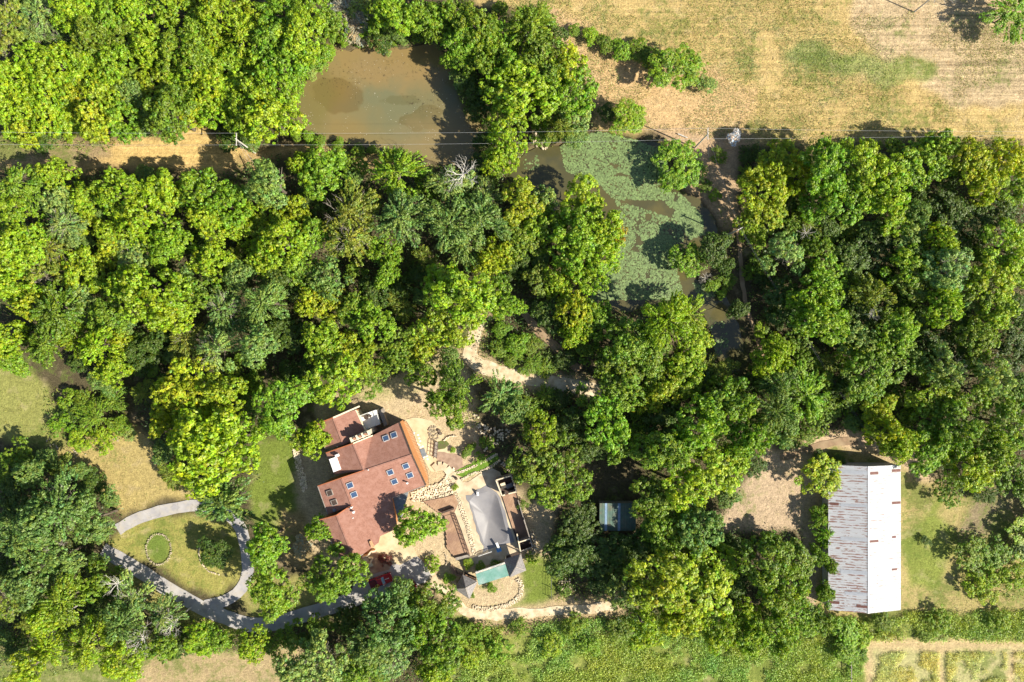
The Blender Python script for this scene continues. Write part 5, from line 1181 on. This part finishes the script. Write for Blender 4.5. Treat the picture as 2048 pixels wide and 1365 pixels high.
# wooden walkways
def walkway(name, pts, wd, z, label, cat, mat, plank=0.35, rail=None):
    rt = empty(name, P(*pts[0], 0)); L0 = rt.location.copy(); tag(rt, label, cat)
    for (xa, ya), (xb, yb) in zip(pts, pts[1:]):
        A, B_ = P(xa, ya) - L0, P(xb, yb) - L0; Ld = (B_ - A).length; k = max(1, int(Ld / plank)); an = math.atan2(B_.y - A.y, B_.x - A.x)
        for i in range(k):
            c_ = A.lerp(B_, (i + .5) / k) + Vector((0, 0, z + rnd.uniform(0, .01))); MB().box(c_, (Ld / k - .03, wd, .06), an).build('plank', mat, rt)
    if rail:
        for sd in rail:
            mb = MB()
            for (xa, ya), (xb, yb) in zip(pts, pts[1:]):
                A, B_ = P(xa, ya) - L0, P(xb, yb) - L0; nr = Vector((-(B_ - A).y, (B_ - A).x, 0)).normalized() * wd / 2 * sd
                mb.bar(A + nr + Vector((0, 0, z + .95)), B_ + nr + Vector((0, 0, z + .95)), 0.09, 0.06)
                for i in range(5):
                    q = A.lerp(B_, i / 4) + nr; mb.bar(q + Vector((0, 0, z + .95)), q + Vector((0, 0, z)), 0.08)
            mb.build('railing', M['darkwood'], rt)
walkway('footbridge', [(868,938),(876,931),(884,931),(893,936),(902,948),(913,962),(922,971)], 1.55, 0.28, 'curved timber footbridge from the garden patio towards the pool', 'footbridge', M['sandpave'], 0.8)
walkway('boardwalk', [(874,884),(871,915)], 0.6, 0.35, 'narrow straight boardwalk with dark rails across the garden patio', 'boardwalk', M['greywood'], 0.4, (1, -1))
walkway('pool_walkway', [(902,1130),(912,1145),(935,1153),(950,1160)], 0.9, 0.5, 'short timber walkway leading from the lower deck to the western hut', 'walkway', M['decklight'], 0.3, (1,))
# garden details
def small(name, cat, label, f, loc): 
    rt = f(name, loc); tag(rt, label, cat); return rt
o = MB().box((0, 0, 0), (1.1, 1.6, 0.10), R(20)).build('hatch', M['slate'], loc=P(846, 906, 0) + Vector((0, 0, .1))); tag(o, 'blue-grey rectangular mat lying on the pale garden patio', 'mat')
for i, (x_, y_, cst) in enumerate(((878.5,861.5,'dark empty round planter on the patio edge, north of its twin'),(881.5,867,'dark empty round planter on the patio edge, south of its twin'))):
    rt = empty('planter', P(x_, y_, 0)); tag(rt, cst, 'planter', 'round planters on the patio'); MB().tube([(0, 0, 0), (0, 0, .4)], 0.26, 0.33, 10).build('pot', M['darkwood'], rt); MB().tube([(0, 0, .40), (0, 0, .42)], 0.27, 0.27, 10).build('soil', M['bark'], rt)
# patio furniture on the balcony
tb = empty('garden_table', P(734, 834, 2.9)); tag(tb, 'small dark table on the white balcony', 'table')
MB().tube([(0, 0, .68), (0, 0, .72)], 0.5, 0.5, 12).build('tabletop', M['darkwood'], tb); MB().tube([(0, 0, 0), (0, 0, .68)], 0.06, 0.06, 6).build('stand', M['darkwood'], tb)
def chair(x_, y_, z_, rz, label, mat):
    c_ = empty('garden_chair', P(x_, y_, z_), rz); tag(c_, label, 'chair')
    MB().box((0, 0, .43), (.48, .48, .05)).build('seat', mat, c_); MB().box((0, .23, .70), (.48, .05, .5)).build('backrest', mat, c_)
    for sx1 in (-.2, .2):
        for sy1 in (-.2, .2): MB().box((sx1, sy1, .2), (.05, .05, .42)).build('leg', mat, c_)
chair(741, 832, 2.9, 1.0, 'dark garden chair beside the table on the white balcony', M['darkwood'])
chair(913, 957, 0.05, 0.5, 'dark chair at the end of the footbridge by the pool', M['darkwood'])
# entrance steps of the brick terrace
st = empty('entrance_steps', P(740, 1118, 0)); T0 = st.location.copy(); tag(st, 'stepped cream entrance wall and stairs on the brown terrace south of the house', 'steps')
zz = [(727,1112),(738,1109),(744,1101),(752,1100)]; zz2 = [(735,1126),(742,1124),(746,1115),(738,1113)]
for pl_ in (zz, zz2):
    for a, b_ in zip(pl_, pl_[1:]):
        A, B_ = P(*a) - T0, P(*b_) - T0; MB().bar(A + Vector((0, 0, .5)), B_ + Vector((0, 0, .5)), 0.3, 1.0).build('wall', M['cream'], st)
for i in range(5):
    A, B_ = P(728 + i * 2.6, 1118 + i * 3.6) - T0, P(736 + i * 2.6, 1115 + i * 3.6) - T0; MB().bar(A + Vector((0, 0, .6 - i * .12)), B_ + Vector((0, 0, .6 - i * .12)), .38, .12).build('step', M['cream'], st)

# ------------------------------------------------------------------ vehicles
def smooth_block(profile, halfw, taper, mat, name, parent):
    """body from a side profile (x,z), crowned over the width"""
    bm = bmesh.new(); secs = []
    for f_, wz in ((-1, .90), (-.82, 1.0), (0, 1.02), (.82, 1.0), (1, .90)):
        secs.append([bm.verts.new((x_, f_ * halfw * taper(x_, z_), 0.35 + (z_ - 0.35) * wz)) for x_, z_ in profile])
    for a, b_ in zip(secs, secs[1:]):
        for i in range(len(profile)): bm.faces.new((a[i], a[(i + 1) % len(profile)], b_[(i + 1) % len(profile)], b_[i]))
    bm.faces.new(secs[0]); bm.faces.new(secs[-1][::-1]); bmesh.ops.recalc_face_normals(bm, faces=bm.faces)
    me = bpy.data.meshes.new(name); bm.to_mesh(me); bm.free(); me.materials.append(mat); o = link(bpy.data.objects.new(name, me), parent); return o
red = material('red_car_paint', (0.35, 0.02, 0.03), (0.30, 0.015, 0.025), 1, rough=0.25, spec=0.6)
dred = material('maroon_car_paint', (0.16, 0.02, 0.02), None, 1, rough=0.35)
rub = material('tyre_rubber', (0.03, 0.03, 0.03), None, 2)
def pickup(px, py, rz, label, paint_):
    c_ = empty('pickup', P(px, py, 0) + Vector((0, 0, .03)), rz); tag(c_, label, 'pickup')
    one = lambda x_, z_: 1.0
    smooth_block([(-2.35,.45),(2.25,.45),(2.35,.62),(2.28,.92),(1.9,1.0),(.75,1.06),(-2.3,1.02),(-2.38,.7)], .9, one, paint_, 'body', c_)
    smooth_block([(-.72,1.03),(.85,1.03),(.32,1.60),(-.55,1.62)], .80, lambda x_, z_: 1.0 if z_ < 1.3 else .86, paint_, 'cab', c_)
    MB().box((0.60, 0, 1.33), (.06, 1.30, .60), rot=Euler((0, R(-42), 0))).build('windscreen', material('windscreen_glass', (.22, .38, .55), None, 1, rough=.08, spec=.7), c_)
    MB().box((-.67, 0, 1.33), (.05, 1.2, .40), rot=Euler((0, R(14), 0))).build('rear_window', M['glass'], c_)
    MB().box((-1.55, 0, 1.035), (1.35, 1.42, .05)).build('load_bed', dred, c_)
    for s_ in (-1, 1):
        MB().box((-1.55, s_ * .80, 1.10), (1.5, .12, .14)).build('bed_rail', paint_, c_)
        MB().box((-.0, s_ * .79, 1.32), (.95, .04, .34)).build('side_window', M['glass'], c_)
        mb = MB(); bmesh.ops.create_uvsphere(mb.bm, u_segments=10, v_segments=6, radius=.13, matrix=Matrix.Translation((2.24, s_ * .66, .80))); mb.build('headlight', M['white'], c_)
        MB().box((.62, s_ * 1.0, 1.12), (.12, .22, .14)).build('wing_mirror', paint_, c_)
        for x_ in (-1.45, 1.45):
            w_ = MB().tube([(x_, s_ * .72, .36), (x_, s_ * .95, .36)], .36, .36, 14).build('wheel', rub, c_); MB().tube([(x_, s_ * .93, .36), (x_, s_ * .965, .36)], .18, .18, 10).build('rim', M['metalgrey'], w_)
    MB().box((2.34, 0, .55), (.12, 1.7, .16)).build('bumper', M['metalgrey'], c_); MB().box((-2.40, 0, .55), (.10, 1.6, .16)).build('bumper', M['metalgrey'], c_)
    MB().box((1.35, 0, 1.045), (.9, .10, .04)).build('bonnet_stripe', M['white'], c_)
pickup(763, 1159, R(20), 'red pickup with a blue-tinted windscreen parked on the shaded court below the house', red)
pickup(812, 1176, R(35), 'dark maroon pickup half hidden under the trees beside the parking court', dred)

# ------------------------------------------------------------------ power line
def pole(px, py, h_, arm_ang, label, arm=2.3):
    p = P(px, py, h_); rt = empty('utility_pole', (p.x, p.y, 0)); tag(rt, label, 'utility pole')
    MB().tube([(0, 0, -.1), (0, 0, h_ + .3)], 0.17, 0.11, 8).build('pole', M['deadwood'], rt)
    a = Vector((math.cos(arm_ang), math.sin(arm_ang), 0)) * arm / 2; MB().bar(Vector((0, 0, h_ - .1)) - a, Vector((0, 0, h_ - .1)) + a, .13, .13).build('crossarm', M['deadwood'], rt)
    for s_ in (-.95, .95):
        q = a * s_ + Vector((0, 0, h_)); MB().tube([q, q + Vector((0, 0, .22))], .06, .045, 6).build('insulator', M['white'], rt)
    return p, a
PH = 9.3
pA, aA = pole(472.5, 279, PH, R(90), 'pale wooden utility pole at the wood edge beside the mown lane')
pB, aB = pole(1416, 268, PH, R(90), 'wooden utility pole on the dam beside the hay field corner', 2.1)
def wire(a, b_, sag, label, mat=None, r_=0.013, group='overhead wires along the lane and field'):
    pts = []
    for i in range(25):
        t = i / 24; q = a.lerp(b_, t); pts.append(q - Vector((0, 0, sag * 4 * t * (1 - t))))
    o = MB().tube(pts, r_, r_, 4).build('overhead_wire', mat or M['wire']); tag(o, label, 'wire', group); return o
for s_, nm in ((.95, 'northern'), (-.95, 'southern')):
    wa = pA + aA * s_ + Vector((0, 0, .22)); wb = pB + aB * s_ + Vector((0, 0, .22))
    wire(wa, wb, 1.2, nm + ' wire strung between the two poles over the ponds')
    wire(P(-160, 262 if s_ > 0 else 287, PH), wa, .6, nm + ' wire running off the edge west of the lane pole')
    wire(wb, P(2210, 263 if s_ > 0 else 266, PH), .8, nm + ' wire running along the hay field edge east of the dam pole')
for i, s_ in enumerate((0.0, 0.5)):
    q = P(500 + 14 * i, 330 + 6 * i, 0); wire(pA + Vector((0, 0, -.4 - s_)), q, 0, 'thin guy cable staying the lane pole, ' + ('upper of two' if i == 0 else 'lower of two'), M['wire'], .022, 'guy cables of the lane pole')
wire(pB + Vector((0, 0, -.5)), P(1420, 352, .0), 0, 'guy cable staying the dam pole towards the clearing', M['darkwire'], .03, None)
bpole, _ = pole(1480, 458, 7.5, R(30), 'short service pole standing beside the footpath', 1.0)
bend = P(1762, 912, 4.6)
for i in (0, 1):
    wire(bpole + Vector((.15 * i, .15 * i, 0)), bend + Vector((.25 * i, .1 * i, .1 * i)), 1.0, ('upper' if i else 'lower') + ' strand of the dark service cable from the footpath pole to the barn', M['darkwire'], .025, 'service cables to the barn')
wire(pB, bpole, 0.5, 'dark service cable between the dam pole and the footpath pole', M['darkwire'], .025, None)

# ------------------------------------------------------------------ stones
def stone_mesh(seed):
    r = random.Random(seed); bm = bmesh.new(); bmesh.ops.create_icosphere(bm, subdivisions=1, radius=.5)
    for v in bm.verts:
        v.co *= r.uniform(.78, 1.12); v.co.z *= .62; v.co.x = max(-.40, min(.40, v.co.x)); v.co.y = max(-.36, min(.36, v.co.y)); v.co.z = max(-.22, min(.22, v.co.z))
    me = bpy.data.meshes.new('stone'); bm.to_mesh(me); bm.free(); me.materials.append(M['stone']); return me
STONES = [stone_mesh(i) for i in range(7)]
def put_stone(rt, p, size, dark=1.0):
    o = bpy.data.objects.new('stone', rnd.choice(STONES)); link(o, rt); o.location = p; o.rotation_euler = (rnd.uniform(-.2, .2), rnd.uniform(-.2, .2), rnd.uniform(0, 6.28))
    s_ = size * rnd.uniform(.7, 1.3); o.scale = (s_ * rnd.uniform(.9, 1.4), s_, s_ * rnd.uniform(.7, 1.1)); g_ = dark * rnd.uniform(.75, 1.2); o.color = (g_, g_ * rnd.uniform(.94, 1.0), g_ * rnd.uniform(.86, .98), 1)
def stone_line(name, cat, label, pts, size, rows=1, layers=1, dark=1.0, group=None, dens=1.0):
    rt = empty(name, P(*pts[0])); L0 = rt.location.copy(); tag(rt, label, cat, group)
    for (xa, ya), (xb, yb) in zip(pts, pts[1:]):
        A, B_ = P(xa, ya) - L0, P(xb, yb) - L0; Ld = (B_ - A).length; k = max(1, int(Ld / (size * 0.82) * dens)); nr = Vector((-(B_ - A).y, (B_ - A).x, 0)).normalized()
        for i in range(k):
            for rw_ in range(rows):
                for ly in range(layers):
                    c_ = A.lerp(B_, (i + rnd.uniform(.2, .8)) / k) + nr * ((rw_ - (rows - 1) / 2) * size * .75 + rnd.uniform(-.12, .12) * size * 1.5); put_stone(rt, c_ + Vector((0, 0, .1 + size * .12 + ly * size * .38)), size, dark)
    return rt
def stone_area(name, cat, label, poly, count, size, dark=1.0, zfun=None, group=None):
    rt = empty(name, P(*poly[0])); L0 = rt.location.copy(); tag(rt, label, cat, group)
    xs = [p[0] for p in poly]; ys_ = [p[1] for p in poly]; n_ = 0; pts = []
    for _ in range(count * 30):
        if n_ >= count: break
        x_ = rnd.uniform(min(xs), max(xs)); y_ = rnd.uniform(min(ys_), max(ys_))
        if not inside(poly, np.array([x_]), np.array([y_]))[0]: continue
        if any((x_ - a) ** 2 + (y_ - b_) ** 2 < (size * 6.2) ** 2 for a, b_ in pts): continue
        pts.append((x_, y_)); n_ += 1; put_stone(rt, P(x_, y_) - L0 + Vector((0, 0, .12 + (zfun(x_, y_) if zfun else 0))), size, dark)
    return rt
stone_area('rock_bank', 'rocks', 'bank of big pale limestone rocks at the foot of the east end of the house', [(822,985),(850,975),(880,966),(908,935),(912,955),(900,985),(870,992),(850,1002),(824,1003)], 190, 0.46, 1.35)
stone_line('stone_wall', 'stone wall', 'long stone retaining wall along the north side of the timber deck', [(842,1003),(870,998),(895,988),(905,984)], .38, 2, 2, 1.25)
stone_line('stone_wall', 'stone wall', 'curved stone edging on the north side of the bright green strip', [(903,948),(925,943),(950,932),(975,920),(995,908)], .34, 2, 1, 1.2)
stone_line('stone_wall', 'stone wall', 'rough stone edging on the south side of the bright green strip', [(920,962),(940,950),(965,942),(985,932),(1000,920)], .34, 2, 1, 1.1)
stone_line('stone_wall', 'stone wall', 'stone edging between the timber deck railing and the pool terrace', [(910,985),(920,1005),(928,1030),(935,1050),(943,1080),(950,1110)], .30, 4, 1, 1.3, None, .8)
stone_area('limestone_ledge', 'rocks', 'pale limestone ledge along the lawn west of the house', [(586,898),(598,902),(604,930),(612,952),(615,975),(606,985),(600,965),(592,930)], 120, .44, 1.4)
stone_line('flowerbed_ring', 'stone edging', 'ring of pale stones round the small grass bed in the driveway loop', [(318 + 25 * math.cos(a) , 1099 + 31 * math.sin(a)) for a in np.linspace(0, 6.28, 25)], .26, 2, 1, .85, None, .7)
stone_line('flowerbed_edge', 'stone edging', 'arc of pale stones edging the dark shrub bed in the driveway loop', [(402,1085),(398,1105),(402,1125),(418,1143),(440,1150)], .30, 1, 1, 1.1)
stone_line('garden_edge', 'stone edging', 'curving pale stone border of the dry garden below the huts', [(1034,1157),(1043,1168),(1043,1185),(1034,1200),(1012,1212),(985,1218),(960,1218),(945,1212)], .30, 4, 1, 1.3, None, .75)
stone_line('planter_edge', 'stone edging', 'round stone border of the tree bed beside the garage apron', [(850,1115),(856,1130),(865,1139),(880,1140),(892,1132),(894,1118),(890,1105)], .28, 1, 1, 1.0)
stone_area('rock_spillway', 'rocks', 'jumble of rocks on the spillway between the two ponds', [(1070,255),(1098,252),(1104,285),(1092,300),(1068,296),(1064,275)], 46, .52, .9, lambda x_, y_: -.1)
stone_area('creek_bed', 'rocks', 'line of pale rocks down the shaded garden stream', [(950,820),(962,842),(985,855),(1015,860),(1020,840),(1030,850),(1010,880),(985,895),(965,905),(980,880),(960,865),(945,840)], 60, .55, 1.1)
stone_line('rock_border', 'rocks', 'stones bordering the garden north of the open-topped enclosure', [(1003,925),(1015,935),(1028,948),(1035,960)], .5, 2, 1, .95)
stone_line('rock_border', 'rocks', 'stones scattered along the dry bank east of the open-topped enclosure', [(1062,1060),(1068,1080),(1072,1100),(1060,1112)], .5, 2, 1, 1.05)
stone_line('garden_wall', 'stone wall', 'short curved pale garden wall round the round planting bed on the patio', [(888,881),(895,875),(905,872),(915,873)], .35, 1, 2, 1.2)
stone_area('fire_pit', 'rocks', 'low round brown stone seat wall at the north end of the patio', [(856,860),(862,852),(870,850),(873,862),(880,872),(868,885),(860,876)], 34, .42, .62)
stone_area('ash_heap', 'rocks', 'pale rubble heap beyond the fence by the gravel track', [(1118,1160),(1140,1158),(1146,1178),(1125,1186),(1114,1172)], 40, .38, 1.25)
stone_area('stone_garden', 'rocks', 'stones strewn round the leafy island bed in the western lawn', [(88,868),(120,895),(180,905),(250,862),(262,850),(268,862),(210,905),(150,915),(95,890)], 30, .4, .8)
# flagstone path: flat stones
fl = empty('flagstone_path', P(838, 885)); F0 = fl.location.copy(); tag(fl, 'strip of pale flagstones along the cedar deck east of the house', 'paving')
for poly, cnt in (([(823,868),(833,864),(850,900),(857,918),(846,922),(835,900)], 42), ([(818,880),(828,882),(836,900),(828,900)], 10)):
    xs = [p[0] for p in poly]; ys_ = [p[1] for p in poly]; pts = []
    for _ in range(1500):
        x_ = rnd.uniform(min(xs), max(xs)); y_ = rnd.uniform(min(ys_), max(ys_))
        if len(pts) >= cnt: break
        if not inside(poly, np.array([x_]), np.array([y_]))[0] or any((x_ - a) ** 2 + (y_ - b_) ** 2 < 14 for a, b_ in pts): continue
        pts.append((x_, y_)); mb = MB(); k = rnd.choice((5, 6, 7)); a0_ = rnd.uniform(0, 6)
        mb.prism([P(x_, y_) - F0 + Vector((math.cos(a0_ + 6.28 * i / k) * .2 * rnd.uniform(.8, 1.2), math.sin(a0_ + 6.28 * i / k) * .2 * rnd.uniform(.8, 1.2), .07)) for i in range(k)], .08)
        mb.build('flagstone', M['white'] if rnd.random() < .6 else M['patio'], fl)
# wire fence beside the lawn
wf = empty('wire_fence', P(1103, 1150)); W0 = wf.location.copy(); tag(wf, 'thin dark post and wire fence at the east side of the small lawn', 'fence')
fp = [(1104,1128),(1103,1150),(1102,1175),(1103,1195)]
for a in fp: q = P(*a) - W0; MB().tube([q, q + Vector((0, 0, 1.5))], .07, .06, 6).build('post', M['darkwood'], wf)
for hgt in (.5, .95, 1.4):
    mb = MB()
    for a, b_ in zip(fp, fp[1:]): mb.bar(P(*a) - W0 + Vector((0, 0, hgt)), P(*b_) - W0 + Vector((0, 0, hgt)), .03)
    mb.build('wire', M['darkwire'], wf)
pst = empty('fence_post_row', P(1697, 1330)); G0 = pst.location.copy(); tag(pst, 'weathered fence line running down to the bottom edge beside the mown path', 'fence')
for y_ in (1292, 1312, 1332, 1352, 1372): q = P(1697, y_) - G0; MB().tube([q, q + Vector((0, 0, 1.3))], .09, .08, 6).build('post', M['greywood'], pst)
MB().bar(P(1697, 1290) - G0 + Vector((0, 0, 1.1)), P(1698, 1380) - G0 + Vector((0, 0, 1.1)), .12, .1).build('rail', M['greywood'], pst)
lg = MB().tube([P(1356, 268, .2), P(1375, 276, .25)], .14, .1, 6).build('log', M['deadwood']); tag(lg, 'pale log lying in the shade beside the dam pole', 'log')

# ------------------------------------------------------------------ labels for trees and shrubs
LM = {'the muddy pond': (770, 200), 'the lily pond': (1260, 430), 'the lane pole': (480, 285), 'the mown lane': (300, 300), 'the hay field': (1500, 150), 'the dam pole': (1415, 300), 'the house': (735, 980),
      'the swimming pool': (980, 1050), 'the barn': (1730, 1080), 'the green shed': (1235, 1035), 'the limestone track': (1000, 745), 'the driveway loop': (340, 1100), 'the leafy lawn island': (175, 840),
      'the gravel track': (1080, 1225), 'the red pickup': (763, 1159), 'the mown plots': (1880, 1320), 'the footpath': (1485, 600), 'the spillway rocks': (1085, 270), 'the western edge': (0, 500), 'the eastern edge': (2048, 600),
      'the top edge': (300, 0), 'the bottom edge': (200, 1365), 'the bottom meadow': (1300, 1330)}
ORD = ['', 'second', 'third', 'fourth', 'fifth', 'sixth', 'seventh', 'eighth', 'ninth', 'tenth', 'eleventh', 'twelfth', 'thirteenth', 'fourteenth', 'fifteenth', 'sixteenth', 'seventeenth', 'eighteenth', 'nineteenth', 'twentieth']
def dirword(dx, dy):
    a = math.degrees(math.atan2(-dy, dx)) % 360
    return ['east', 'north-east', 'north', 'north-west', 'west', 'south-west', 'south', 'south-east'][int(((a + 22.5) % 360) // 45)]
buckets = {}
for t in THINGS:
    if t['label']: continue
    lm = min(LM, key=lambda k: math.hypot(LM[k][0] - t['x'], LM[k][1] - t['y']) * (1.0 if 'edge' not in k else 1.1))
    dx, dy = t['x'] - LM[lm][0], t['y'] - LM[lm][1]; dw = dirword(dx, dy)
    size = 'large ' if t['r'] >= 52 else ('small ' if (t['r'] < 34 and not t['shrub']) or t['r'] < 16 else '')
    key = (size, t['c'], t['s'], t['shrub'], lm, dw); buckets.setdefault(key, []).append((math.hypot(dx, dy), t))
for key, items in buckets.items():
    size, c_, s_, sh, lm, dw = key; items.sort(key=lambda q: q[0])
    for i, (_, t) in enumerate(items):
        kind = 'shrub' if sh else 'tree'
        o_ = '' if len(items) == 1 else (', first out' if i == 0 else ', %s out' % (ORD[i] if i < 20 else str(i + 1)))
        t['o']['label'] = '%s%s %s %s %s of %s%s' % (size, STY[s_], PAL[c_][1], kind, dw, lm, o_)
        if len(items) > 1: t['o']['group'] = '%s %ss %s of %s' % (PAL[c_][1], kind, dw, lm)
